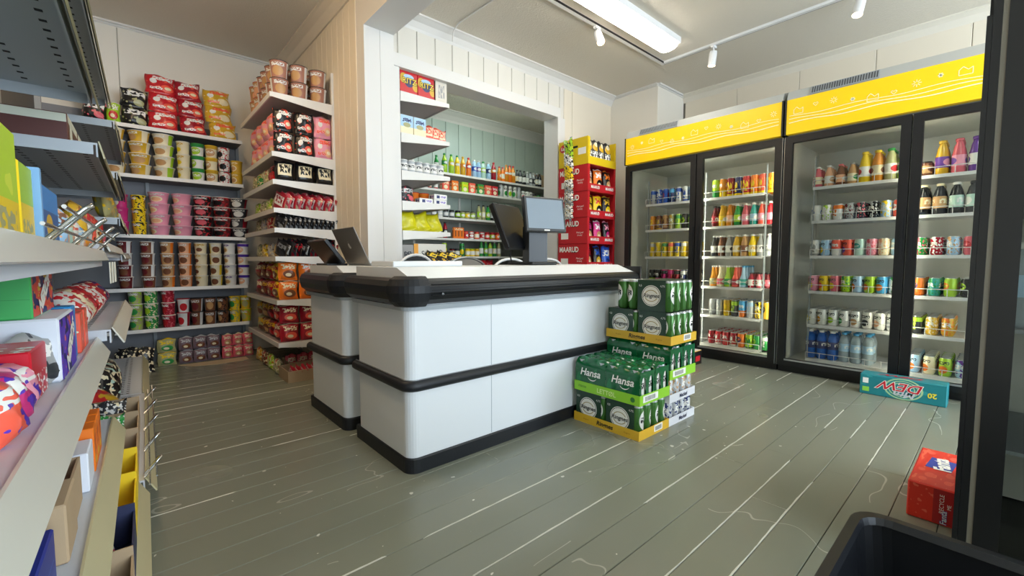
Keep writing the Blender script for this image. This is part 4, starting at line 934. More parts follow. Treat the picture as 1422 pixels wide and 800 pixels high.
def stack(px0, px1, z, n, shape, mat, lidm, word, c, s, hh=None, rows=1, name='noodle_cup'):
    r0, r1, h = CUP[shape]; x = PXA((px0 + px1) / 2)
    for k in range(n):
        cup(shape, mat, lidm, (x, 4.655 + r1 * 1.06, z + .0005 + k * (h + .0005)), '%s noodle %s, column %s, %s from bottom, %s alcove shelf' % (word, 'bowl' if shape == 'bowl' else 'cup', c, ORD[k], s),
            'noodle cups on the alcove back shelves', name='noodle_bowl' if shape == 'bowl' else 'noodle_cup')
lw, lb, lg_, lr = M('lid_white', 'e8e4da', .4), M('lid_black', '1a1a1c', .4), M('lid_yellow', 'e6c52a', .4), M('lid_red', 'b3222c', .4)
NUM = ['one', 'two', 'three', 'four', 'five', 'six', 'seven', 'eight', 'nine', 'ten']
# second shelf
S2 = 'second'
for c, (a, b, n, sh, m_, l_, wd) in enumerate([(141, 170, 4, 'bowl', cup_art('', 'cream', 'gold', 'tan', 1), lw, 'cream'), (173, 203, 4, 'bowl', cup_art('', 'gold', 'cream', 'tan', 1), lw, 'yellow and cream'), (205, 235, 4, 'bowl', cup_art('', 'cream', 'lime', 'tan', 1), lw, 'cream and green'),
        (237, 257, 3, 'mug', cup_art('', 'cream', 'gold', 'yellow', 0), lw, 'pale yellow'), (258, 278, 3, 'mug', cup_art('', 'white', 'green', 'lime', 3), M('lid_green', '3f9a3c', .4), 'white and green'), (280, 297, 3, 'mug', cup_art('', 'cream', 'gold', 'tan', 3), lg_, 'tan and yellow'),
        (299, 317, 3, 'mug', cup_art('', 'white', 'red', 'black', 2), lb, 'red and white'), (319, 337, 2, 'mug', cup_art('', 'gold', 'cream', 'tan', 0), lg_, 'gold')]):
    stack(a, b, ABZ[1], n, sh, m_, l_, wd, NUM[c], S2)
S3 = 'third'
pk = cup_art('', 'pink', 'white', 'peach', 0); bk_ = cup_art('', 'black', 'red', 'rose', 2); br = cup_art('', 'maroon', 'red', 'black', 2)
for c, (a, b, n, sh, m_, l_, wd) in enumerate([(150, 169, 3, 'mug', cup_art('', 'magenta', 'pink', 'white', 0), M('lid_magenta', 'c83a80', .4), 'magenta'), (172, 193, 3, 'mug', cup_art('', 'yellow', 'black', 'gold', 2), M('lid_lemon', 'f2d820', .4), 'bright yellow'), (195, 225, 4, 'bowl', pk, M('lid_pink', 'e9b4c0', .4), 'pink'), (227, 257, 4, 'bowl', pk, M('lid_pink', 'e9b4c0', .4), 'pink'),
        (258, 287, 4, 'bowl', bk_, lw, 'black and red'), (288, 316, 4, 'bowl', br, lw, 'dark red'), (317, 343, 4, 'bowl', cup_art('', 'charcoal', 'crimson', 'white', 1), lw, 'black and white')]):
    stack(a, b, ABZ[2], n, sh, m_, l_, wd, NUM[c], S3)
S4 = 'fourth'
for c, (a, b, m_, wd) in enumerate([(150, 173, cup_art('', 'maroon', 'white', 'brown', 1), 'maroon'), (179, 203, cup_art('', 'brown', 'white', 'maroon', 1), 'brown and white'), (206, 229, cup_art('', 'tan', 'orange', 'brown', 1), 'tan'), (231, 254, cup_art('', 'peach', 'orange', 'brown', 1), 'orange'),
        (255, 277, cup_art('', 'cream', 'gold', 'brown', 0), 'cream'), (278, 299, cup_art('', 'cream', 'yellow', 'brown', 1), 'yellow'), (300, 322, cup_art('', 'white', 'purple', 'tan', 0), 'white and purple'), (323, 343, cup_art('', 'white', 'violet', 'peach', 3), 'white and violet')]):
    r0, r1, h = CUP['mug']
    for k in range(4):
        cup('mug', m_, lw, (PXA((a + b) / 2), 4.655 + r1 * 1.06, ABZ[3] + .0005 + k * .0955), '%s noodle cup, column %s, %s from bottom, fourth alcove shelf' % (wd, NUM[c], ORD[k]), 'noodle cups on the alcove back shelves').scale = (1, 1, .9)
S5 = 'fifth'
for c, (a, b, n, m_, wd) in enumerate([(163, 180, 3, cup_art('', 'olive', 'lime', 'green', 2), 'olive'), (182, 202, 3, cup_art('', 'green', 'cream', 'lime', 2), 'green'), (205, 226, 3, cup_art('', 'crimson', 'rose', 'red', 2), 'red')]):
    stack(a, b, ABZ[4], n, 'mug', m_, lw, wd, NUM[c], S5)
for c, (a, b, m_, l_, wd) in enumerate([(227, 246, cup_art('', 'white', 'crimson', 'red', 1), lr, 'red and white'), (247, 266, cup_art('', 'brown', 'white', 'maroon', 1), lb, 'brown and white'), (267, 286, cup_art('', 'brown', 'silver', 'tan', 1), lb, 'brown'), (287, 306, cup_art('', 'brown', 'black', 'tan', 2), lb, 'dark brown'),
        (308, 324, cup_art('', 'yellow', 'olive', 'green', 2), lg_, 'yellow'), (325, 343, cup_art('', 'gold', 'lime', 'olive', 2), lg_, 'gold')]):
    stack(a, b, ABZ[4], 2, 'cup', m_, l_, wd, NUM[c + 3], S5)
# top shelf: multipack bags, piled
def bagpile(px0, px1, z0, n, hgt, m_, word, c, jit=0., dy=0.):
    w = (px1 - px0) / 178 * .856
    for k in range(n):
        bag(w * 1.0, hgt + .012, .075, m_, (PXA((px0 + px1) / 2) + random.uniform(-.01, .01) - k * .012, 4.705 + dy + .012 * k, z0 + k * hgt * 1.02 + .001), '%s multipack bag, column %s, %s from bottom, top alcove shelf' % (word, NUM[c], ORD[k]),
            'multipack bags on the top alcove shelf', (R(-7), R(random.uniform(-4, 4)), random.uniform(-.08, .08)), seed=k + c)
bkb = bag_art('black', 'white', 'rose', 1); rdb = bag_art('red', 'white', 'coral', 3); ylb = bag_art('gold', 'coral', 'cream', 3)
bagpile(118, 148, ABZ[0], 2, .145, bkb, 'black', 0); bagpile(148, 166, ABZ[0], 1, .155, bag_art('lime', 'white', 'red', 0), 'lime', 1); bagpile(167, 202, ABZ[0], 2, .145, bag_art('black', 'white', 'olive', 1), 'black and silver', 2)
bagpile(203, 244, ABZ[0], 3, .146, rdb, 'red', 3); bagpile(245, 283, ABZ[0], 3, .142, bag_art('crimson', 'white', 'coral', 3), 'dark red', 4); bagpile(286, 328, ABZ[0], 3, .138, ylb, 'yellow', 5)
# on the floor under the shelves
def packet_grid(px0, px1, n, rows, h, m_, word, y=4.68):
    w = (px1 - px0) / n / 178 * .856
    for i in range(n):
        for k in range(rows):
            bag(w * .98, h, .06, m_, (PXA(px0 + (i + .5) * (px1 - px0) / n), y, k * h * 1.0 + .001), '%s packet, %s from left, %s row, alcove floor' % (word, ORD[i], ('bottom', 'top')[k]), 'noodle packets on the alcove floor', (0, 0, 0), seed=i)
packet_grid(196, 223, 1, 2, .115, bag_art('olive', 'yellow', 'green', 0), 'olive green'); packet_grid(226, 289, 3, 2, .115, bag_art('7a6670', 'silver', 'brown', 0), 'purple brown'); packet_grid(291, 343, 3, 2, .11, bag_art('rose', 'cream', 'tan', 0), 'rose pink')
for i in range(3): bag(.15, .2, .07, bag_art('black', 'cream', 'charcoal', 4), (-.02 + .085 * (i % 2), 4.56 - .07 * i, .001), 'black and cream bag heaped on the alcove floor, %s from the wall' % ORD[i], 'heaped bags on the alcove floor', (R(-12), 0, random.uniform(-.4, .4)), seed=i)
g = G(); g.prism([(.30, 4.62), (.38, 4.50), (.55, 4.45), (.74, 4.46), (.80, 4.5), (.80, 4.62)], .0005, .003)
O('cardboard_sheet', g.mesh('sheet', M('card_pale', 'c9b594', .8)), label='pale cardboard sheet lying flat on the alcove floor', cat='cardboard')

# ================================================================== ALCOVE: SHELVES ON THE DIVIDER WALL
SX, SY0, SY1 = .835, 3.55, 4.60
ds = E('wall_shelving', (1.28, 3.55, 0), 'white wall shelving on the divider wall of the alcove, near end facing out', 'shelving')
DSZ = [2.10, 1.68, 1.48, 1.275, 1.13, .92, .595, .275]
for z in DSZ:
    s = O('shelf', G().box(SX - 1.28, 0, z - .02, -.018, 1.05, z).mesh('shelf', [shelf_under]), ds)
    O('end_plate', G().prism([(SX - 1.28, z + .003), (SX - 1.28, z - .03), (-.02, z - .075), (-.02, z + .003)], 0, .008).mesh('end_plate', wshelf), s, (0, -.0005, 0), (R(90), 0, 0))
    O('price_rail', G().box(SX - 1.29, -.008, z - .032, SX - 1.2802, 1.05, z + .003).mesh('price_rail', wshelf), s)
for y in (.012, .55, 1.03): O('upright', G().box(-.0175, y - .012, 0, -.0005, y + .012, 2.35).mesh('upright', wshelf), ds)
# top: cups two high
m_soba = cup_art('', 'b07a66', 'white', 'tan', 1); m_soba2 = cup_art('', 'tan', 'orange', 'peach', 1)
cc = 0
for i in range(3):
    for j in range(6):
        if i == 2 and j > 1 or i == 1 and j > 2: continue
        r0, r1, h = CUP['big']
        for k in range(2):
            cup('big', m_soba if j < 4 else m_soba2, lb if j < 4 else lr, (SX + .075 + i * .137, SY0 + .075 + j * .135, DSZ[0] + .0005 + k * (h + .0005)),
                '%s cup, %s file, %s from the near end, %s, top divider shelf' % ('brown pink' if j < 4 else 'orange tan', ORD[i], ORD[j], ('lower', 'upper')[k]), 'noodle cups on the top divider shelf')
def near_bags(z, items, h, n, where, d=.07):
    w = .43 / len(items)
    for i, (wd, m_) in enumerate(items):
        for k in range(n): bag(w * .94, h, d, m_, (SX + .01 + w * (i + .5), SY0 + .045, z + .001 + k * h), '%s bag, %s from left, %s, near end of %s divider shelf' % (wd, ORD[i], ('lower', 'upper')[k] if n > 1 else 'single', where), 'bags on the divider shelves', (R(-3), 0, 0), seed=i + k)
def side_bags(z, items, h, n, where, d=.09, step=.19, w=.18):
    for j, (wd, m_) in enumerate(items):
        for k in range(n): bag(w, h, d, m_, (SX + .06, SY0 + .2 + j * step, z + .001 + k * h), '%s bag, %s back from the near end, %s, side of %s divider shelf' % (wd, ORD[j], ('lower', 'upper')[k] if n > 1 else 'single', where), 'bags on the divider shelves', (R(-3), 0, -math.pi / 2), seed=j + k)
bk1 = bag_art('black', 'white', 'coral', 3); pk1 = bag_art('pink', 'coral', 'peach', 3)
near_bags(DSZ[1], [('black', bk1), ('black', bk1), ('pink', pk1)], .165, 2, 'second'); side_bags(DSZ[1], [('pink', pk1)] * 4, .165, 2, 'second')
wh = bag_art('black', 'cream', 'white', 2); near_bags(DSZ[2], [('black white-labelled', wh), ('black cream-labelled', wh), ('black pale-labelled', wh)], .15, 1, 'third')
side_bags(DSZ[2], [('red', bag_art('crimson', 'black', 'red', 1)), ('green and gold', bag_art('olive', 'cream', 'red', 4)), ('olive', bag_art('green', 'cream', 'gold', 4)), ('pale green', bag_art('olive', 'cream', 'red', 4))], .14, 1, 'third')
def slats_row(z, wd, mats, n, where, h=.13):
    for i in range(n):
        m_ = mats[i % len(mats)]
        bag(.15, h, .026, m_, (SX + .045 + i * .4 / n, SY0 + .09, z + .001), 'slim %s packet leaning in a row, %s from left, %s divider shelf' % (wd, ORD[i], where), 'slim packets on the divider shelves', (R(0), R(22), R(-72)), seed=i % 3)
slats_row(DSZ[3], 'red and white', [bag_art('crimson', 'white', 'rose', 2), bag_art('rose', 'white', 'cream', 1)], 11, 'fourth')
slats_row(DSZ[4], 'black', [bag_art('black', 'charcoal', 'grey', 1), bag_art('charcoal', 'black', 'silver', 1)], 12, 'fifth', .115)
slats_row(DSZ[5], 'black and red', [bag_art('black', 'grey', 'charcoal', 1), bag_art('black', 'white', 'red', 2), bag_art('charcoal', 'black', 'crimson', 1), bag_art('black', 'red', 'crimson', 1)], 12, 'sixth')
for z, wn, its in ((DSZ[3], 'fourth', ['olive', 'lime', 'olive', 'lime']), (DSZ[4], 'fifth', ['gold', 'red', 'silver', 'olive']), (DSZ[5], 'sixth', ['gold', 'silver', 'yellow', 'olive'])):
    side_bags(z, [(w_, bag_art(w_, 'cream', 'brown', 4)) for w_ in its], .11, 1, wn, .05, .2, .16)
orb = bag_art('orange', 'cream', 'brown', 0); near_bags(DSZ[6], [('orange', orb), ('orange peach', bag_art('orange', 'white', 'brown', 0)), ('amber', bag_art('amber', 'cream', 'brown', 0))], .145, 2, 'seventh')
side_bags(DSZ[6], [('yellow', bag_art('yellow', 'red', 'brown', 0)), ('red', bag_art('crimson', 'gold', 'brown', 0)), ('dark red', bag_art('maroon', 'gold', 'brown', 0)), ('deep red', bag_art('crimson', 'cream', 'brown', 1))], .14, 2, 'seventh')
rb = bag_art('crimson', 'cream', 'coral', 0); near_bags(DSZ[7], [('red', rb), ('red', rb), ('red', rb)], .14, 2, 'bottom'); side_bags(DSZ[7], [('red', rb), ('dark red', bag_art('maroon', 'gold', 'red', 1)), ('brown', bag_art('brown', 'gold', 'tan', 1)), ('olive', bag_art('olive', 'gold', 'brown', 1))], .14, 2, 'bottom')
# floor cartons under the divider shelves
tr = tray(.44, .26, .085, card_m, (SX + .235, SY0 - .01, 0), 'brown cardboard tray of white-edged red packets on the alcove floor', hb=.085)
for i in range(10): bag(.11, .1, .03, bag_art('crimson', 'white', 'cream', 2), (SX + .06 + i * .038, SY0 - .06, .006), 'red and white packet standing in the floor tray, %s from left' % ORD[i], 'packets in the alcove floor tray', (0, R(20), R(-80)), seed=i % 3)
tr2 = tray(.36, .2, .09, card_m, (SX + .27, SY0 + .23, 0), 'plain brown cardboard tray of red packets behind the floor tray', hb=.1)
for i in range(4): bag(.085, .13, .05, bag_art('rose', 'cream', 'red', 1), (SX + .13 + i * .088, SY0 + .22, .006), 'red packet in the rear brown tray, %s from left' % ORD[i], 'packets in the rear alcove tray', (R(-8), 0, 0), seed=i)
for j in range(4):
    bag(.15, .12, .05, bag_art(('olive', 'lime', 'brown', 'gold')[j], 'cream', 'red', 4), (SX + .03, SY0 + .22 + j * .2, .001), '%s packet standing on the floor under the divider shelves' % ('olive', 'lime', 'brown', 'gold')[j], 'packets under the divider shelves', (R(-3), 0, -math.pi / 2), seed=j)

# ================================================================== ROOM BEHIND THE COUNTER
st = E('stock_shelving', (2.2, 4.6, 0), 'grey wall shelving full of bottles and jars behind the counter', 'shelving')
STZ = [1.965, 1.755, 1.42, 1.165, .94, .70]
for i, z in enumerate(STZ):
    s = O('shelf', G().box(0, 0, z - .02, 2.85, .37, z).mesh('shelf', wshelf), st)
    O('price_rail', G().box(0, -.008, z - .024, 2.85, -.0002, z + .002).mesh('price_rail', wshelf), s)
O('back_panel', G().box(0, .371, .1, 2.85, .38, 1.42).mesh('back_panel', M('stock_back', '8b8f88', .6)), st)
for x in (.55, 1.25, 1.95, 2.6):
    u = O('upright', G().box(x - .015, .3705, 0, x + .015, .386, 2.25).mesh('upright', wshelf), st)
    for i in range(6): O('slot', cached('uslot', lambda: G().box(-.004, -.001, 0, .004, 0, .018).mesh('slot', dark_gap)), u, (x, .3703, 2.0 + i * .04))
def PXS(px): return 2.96 + (px - 616) * .01259
GRP = 'goods on the stock room shelves'
def srow(s, items, what='bottle'):
    for c, (px, shape, l, lb_, cp, wd) in enumerate(items):
        y = 4.64
        if shape in CANS: can(shape, can_art('', l, lb_, 2), (PXS(px), y, STZ[s]), '%s can, %s from left, %s stock room shelf' % (wd, ORD[c], ORD[s]), GRP)
        elif shape == 'box': carton(.10, .06, .13, P('stock_box_%s' % l, l, [('t', .5, .7, .4, .12, lb_), ('e', .5, .3, .3, .2, 'cream')]), (PXS(px), y, STZ[s]), '%s packet, %s from left, %s stock room shelf' % (wd, ORD[c], ORD[s]), GRP, name='food_packet', cat='packet')
        else: bottle(shape, liq(l), lab(lb_, 'white', 0), capm(cp), (PXS(px), y, STZ[s]), '%s %s, %s from left, %s stock room shelf' % (wd, 'jar' if shape == 'jar' else 'bottle', ORD[c], ORD[s]), GRP, name='jar' if shape == 'jar' else 'bottle', cat='jar' if shape == 'jar' else 'bottle')
srow(0, [(610, 'sauce', 'green', 'white', 'green', 'dark green'), (619, 'fizz', 'lime', 'green', 'green', 'lime'), (627, 'fizz', 'lime', 'yellow', 'green', 'pale lime'), (634, 'fizz', 'yellow', 'gold', 'green', 'yellow'), (641, 'fizz', 'gold', 'amber', 'gold', 'golden'), (648, 'fizz', 'orange', 'red', 'red', 'red and orange'), (655, 'water', 'sky', 'blue', 'white', 'pale blue'), (661, 'water', 'sky', 'purple', 'white', 'pale violet'), (667, 'water', 'mint', 'lime', 'green', 'pale green'), (674, 'water', 'sky', 'navy', 'white', 'blue'), (681, 'fizz', 'crimson', 'amber', 'red', 'dark red'),
         (689, 'sauce', 'amber', 'orange', 'red', 'small orange'), (694, 'sauce', 'orange', 'cream', 'red', 'orange'), (699, 'fizz', 'amber', 'orange', 'amber', 'amber'), (704, 'fizz', 'orange', 'amber', 'red', 'deep orange'), (709, 'fizz', 'amber', 'cream', 'red', 'light amber'), (715, 'sauce', 'charcoal', 'cream', 'black', 'black and cream'), (720, 'sauce', 'charcoal', 'white', 'black', 'dark'), (726, 'sauce', 'black', 'white', 'black', 'black'), (731, 'sauce', 'grey', 'white', 'white', 'white and grey'), (736, 'sauce', 'silver', 'charcoal', 'black', 'silver'), (741, 'sauce', 'grey', 'black', 'white', 'grey'), (746, 'sauce', 'charcoal', 'cream', 'silver', 'charcoal'), (751, 'sauce', 'black', 'silver', 'black', 'dark grey')])
srow(1, [(589, 'shot', 'crimson', 'red', 'red', 'red'), (596, 'shot', 'red', 'cream', 'red', 'bright red'), (602, 'shot', 'crimson', 'cream', 'green', 'dark red'), (609, 'shot', 'red', 'white', 'red', 'red and white'), (619, 'box', 'coral', 'cream', '', 'coral'), (630, 'box', 'orange', 'cream', '', 'orange'), (642, 'box', 'lime', 'yellow', '', 'lime'), (651, 'box', 'coral', 'white', '', 'red and white'), (662, 'box', 'green', 'amber', '', 'green'), (672, 'box', 'coral', 'cream', '', 'pale coral'), (681, 'box', 'red', 'white', '', 'red'), (691, 'tall', 'silver', 'green', '', 'silver and green'), (697, 'tall', 'white', 'green', '', 'white and green'), (704, 'tall', 'white', 'lime', '', 'white and lime'), (711, 'tall', 'white', 'green', '', 'white'), (717, 'tall', 'silver', 'lime', '', 'silver'), (724, 'can', 'white', 'rose', '', 'white and rose'), (730, 'can', 'white', 'grey', '', 'white and grey'), (736, 'can', 'white', 'charcoal', '', 'white and black'), (742, 'jar', 'charcoal', 'lime', 'black', 'dark'), (749, 'jar', 'green', 'lime', 'black', 'green')])
srow(2, [(606, 'jar', 'silver', 'grey', 'white', 'white'), (613, 'jar', 'white', 'silver', 'black', 'black-lidded white'), (620, 'jar', 'charcoal', 'silver', 'black', 'dark'), (627, 'jar', 'charcoal', 'silver', 'black', 'charcoal'), (634, 'jar', 'black', 'lime', 'black', 'black'), (640, 'jar', 'olive', 'lime', 'black', 'olive'), (646, 'jar', 'olive', 'yellow', 'black', 'yellow green'), (653, 'jar', 'olive', 'lime', 'charcoal', 'lime'), (661, 'sauce', 'olive', 'lime', 'black', 'olive'), (667, 'sauce', 'olive', 'cream', 'black', 'olive and cream'), (673, 'sauce', 'green', 'lime', 'black', 'green'), (679, 'sauce', 'black', 'silver', 'black', 'black'), (685, 'sauce', 'charcoal', 'cream', 'black', 'dark'), (691, 'sauce', 'black', 'white', 'white', 'black and white'), (740, 'sauce', 'charcoal', 'green', 'black', 'dark green')])
srow(3, [(612, 'sauce', 'maroon', 'black', 'black', 'dark red'), (619, 'sauce', 'crimson', 'black', 'black', 'crimson'), (644, 'jar', 'coral', 'red', 'red', 'coral'), (651, 'jar', 'white', 'red', 'coral', 'white and red'), (658, 'jar', 'coral', 'cream', 'red', 'coral and cream'), (665, 'jar', 'white', 'red', 'red', 'white'), (672, 'jar', 'red', 'coral', 'red', 'red'), (679, 'jar', 'red', 'lime', 'red', 'red and green'), (686, 'jar', 'red', 'orange', 'red', 'red and orange'), (740, 'jar', 'coral', 'cream', 'red', 'far coral')])
carton(.16, .03, .14, P('orange_poster', 'orange', [('r', .2, .45, .05, .25, 'brown'), ('r', .5, .45, .05, .25, 'brown'), ('r', .8, .45, .05, .25, 'brown'), ('t', .5, .85, .4, .08, 'cream')]), (PXS(634), 4.63, STZ[3]), 'flat orange box with three dark bottles printed, stock room shelf', GRP)
srow(4, [(618, 'tall', 'lime', 'yellow', '', 'lime'), (627, 'jar', 'maroon', 'silver', 'black', 'dark red'), (633, 'jar', 'charcoal', 'cream', 'black', 'dark'), (639, 'tall', 'green', 'yellow', '', 'green'), (646, 'jar', 'yellow', 'cream', 'yellow', 'yellow'), (652, 'jar', 'yellow', 'white', 'lime', 'lemon'), (658, 'jar', 'gold', 'cream', 'yellow', 'gold'), (664, 'sauce', 'green', 'white', 'green', 'green'), (670, 'sauce', 'green', 'lime', 'lime', 'light green'), (676, 'sauce', 'lime', 'white', 'green', 'lime capped green'), (682, 'sauce', 'green', 'cream', 'white', 'green and cream'), (688, 'sauce', 'olive', 'white', 'green', 'olive')])
for i, (px, c1, wd) in enumerate(((633, 'tan', 'tan'), (650, 'cream', 'cream'), (661, 'crimson', 'red'), (669, 'red', 'bright red'), (677, 'crimson', 'dark red'))):
    bag(.12, .19, .06, bag_art(c1, 'red', 'brown', 0), (PXS(px), 4.66, STZ[5]), '%s snack bag on the lowest stock room shelf' % wd, GRP, (R(-5), 0, 0), seed=i, name='snack_bag')
ob = carton(.34, .26, .2, card_m, (4.80, 4.80, STZ[0]), 'pale cardboard carton at the right end of the top stock shelf')
# side shelves just inside the opening
rs = E('side_shelving', (1.705, 3.185, 0), 'white side shelving just inside the opening, near end facing out', 'shelving')
RSZ = [2.245, 1.92, 1.62, 1.375, 1.135, .875]
for z in RSZ:
    s = O('shelf', G().box(0, .09, z - .02, .46, .85, z).mesh('shelf', shelf_under), rs)
    O('end_plate', G().prism([(0, z + .003), (0, z - .075), (.46, z - .03), (.46, z + .003)], 0, .008).mesh('end_plate', wshelf), s, (0, .0895, 0), (R(90), 0, 0))
    O('price_rail', G().box(.4602, .09, z - .03, .468, .85, z + .003).mesh('price_rail', wshelf), s)
for y in (.11, .8): O('upright', G().box(-.014, y - .012, 0, -.0005, y + .012, 2.35).mesh('upright', wshelf), rs)
RX, RY = 1.705, 3.285
G2 = 'goods on the side shelves inside the opening'
ritz = P('cracker_box', 'c9141f', [('e', .2, .62, .22, .22, 'gold'), ('e', .92, .35, .2, .2, 'gold'), ('e', .52, .5, .27, .22, 'navy'), ('e', .5, .72, .3, .1, 'sky')], rough=.4)
for i in range(2):
    b = carton(.155, .06, .19, ritz, (RX + .085 + i * .16, RY + .03, RSZ[0]), 'red cracker box on the top side shelf, %s one' % ('left', 'middle')[i], 'red cracker boxes', name='cracker_box')
    T('RITZ', .062, black_ink, b, (.005, -.0305, .1), *NY, bold=.07); T('RITZ', .062, M('ritz_yellow', 'f6d84a', .5), b, (.005, -.0312, .1), *NY, bold=.01)
b = carton(.115, .155, .19, P('cracker_side', 'd8d2c4', [('t', .5, .5, .3, .3, 'grey')]), (RX + .395, RY + .08, RSZ[0]), 'pale cracker box turned sideways on the top side shelf', 'red cracker boxes', name='cracker_box')
O('side_print', G().box(-.0585, -.07, .003, -.0577, .07, .187).mesh('side_print', P('cracker_brown', 'brown', [('r', .5, .25, .5, .25, 'crimson'), ('e', .5, .65, .3, .2, 'tan')])), b)
for i in range(2): carton(.115, .05, .155, P('pale_food_box', 'sky', [('r', .5, .2, .5, .2, 'cream'), ('e', .5, .5, .3, .12, 'olive'), ('t', .5, .75, .35, .1, 'navy')]), (RX + .065 + i * .12, RY + .03, RSZ[1]), 'pale blue food box on the second side shelf, %s one' % ('left', 'right')[i], G2, name='food_box')
for i in range(3): bag(.1, .125, .05, bag_art('coral', 'cream', 'red', 2), (RX + .29 + i * .075, RY + .05 + i * .02, RSZ[1]), 'small coral bag on the second side shelf, %s from left' % ORD[i], G2, (R(-4), 0, -.2), seed=i)
for i in range(2): bottle('jar', liq('white'), lab('green', 'white', 1), capm('green'), (RX + .05 + i * .085, RY + .12, RSZ[2]), 'green-lidded white jar on the third side shelf, %s one' % ('left', 'right')[i], G2, name='jar', cat='jar')
for i in range(6): bottle('jar', liq('silver'), lab('white', 'charcoal', 1), capm('white'), (RX + .045 + i * .07, RY + .04, RSZ[2]), 'white jar in the front row of the third side shelf, %s from left' % ORD[i], G2, name='jar', cat='jar')
for i in range(4): carton(.065, .05, .12, P('small_red_box', 'coral', [('t', .5, .6, .4, .2, 'white')]), (RX + .21 + i * .07, RY + .19, RSZ[2]), 'small coral box behind the white jars, %s from left' % ORD[i], G2, name='food_box')
bag(.15, .14, .06, bag_art('charcoal', 'silver', 'rose', 1), (RX + .08, RY + .05, RSZ[3]), 'dark rose bag on the fourth side shelf', G2, (R(-8), 0, .2))
for i in range(2): cup('mug', cup_art('', 'orange', 'amber', 'cream', 0), lr, (RX + .2 + i * .1, RY + .16, RSZ[3]), 'orange cup on the fourth side shelf, %s one' % ('left', 'right')[i], G2)
for i in range(2): carton(.13, .08, .045, P('white_blue_box', 'white', [('r', .3, .5, .12, .3, 'navy'), ('t', .7, .5, .2, .2, 'violet')]), (RX + .24 + i * .14, RY + .05, RSZ[3]), 'flat white and blue box on the fourth side shelf, %s one' % ('left', 'right')[i], G2, name='food_box')
carton(.13, .09, .045, P('white_blue_box', 'white', []), (RX + .38, RY + .05, RSZ[3] + .0455), 'flat white and blue box stacked on another, fourth side shelf', G2, name='food_box')
for i in range(3): bag(.19, .165, .075, P('lime_foil', 'cfc913', [('n', 3., .62, 'e2de4a')], rough=.3), (RX + .09 + i * .135, RY + .06 + .02 * i, RSZ[4]), 'shiny yellow-green bag on the fifth side shelf, %s from left' % ORD[i], G2, (R(-6), R(-14), -.15), seed=i + 3)
b = carton(.1, .2, .15, P('grey_carton', '8d8a86', [('t', .5, .5, .35, .12, 'black')]), (RX + .06, RY + .11, RSZ[5]), 'grey carton with black handwriting on the bottom side shelf', G2)
T('Deli', .05, black_ink, b, (0, -.1, .07), *NY)
b = carton(.32, .2, .16, M('white_carton', 'dcd9cf', .6), (RX + .275, RY + .11, RSZ[5]), 'white carton with handwritten letters on the bottom side shelf', G2)
T('Små', .075, black_ink, b, (-.03, -.1, .07), *NY); O('orange_tape', G().box(-.16, -.1012, .002, -.12, -.1002, .158).mesh('tape', M('tape_orange', 'e39a24', .5)), b)
g = G(); disc(g, (.1, -.1012, .09), .02, (1, 0, 0), (0, 0, 1), r0=.014); O('drawn_ring', g.mesh('ring', black_ink), b)
pl = E('snack_rack', (RX + .28, RY - .02, .72), 'low white ledge of black and yellow bags inside the opening', 'ledge'); O('deck', G().box(-.1, -.16, .1, .24, .0, .13).mesh('deck', wshelf), pl); O('leg', G().box(-.02, -.06, -.72, .02, -.02, .1).mesh('leg', wshelf), pl); O('foot', G().box(-.1, -.12, -.72, .1, .0, -.705).mesh('foot', wshelf), pl)
for i in range(3): bag(.15, .13, .04, bag_art('black', 'yellow', 'gold', 1), (RX + .24 + i * .08, RY - .06 - i * .03, .8505), 'black and yellow bag slumped on the low ledge, %s from left' % ORD[i], G2, (R(-25), R(20), -.4), seed=i, name='snack_bag')

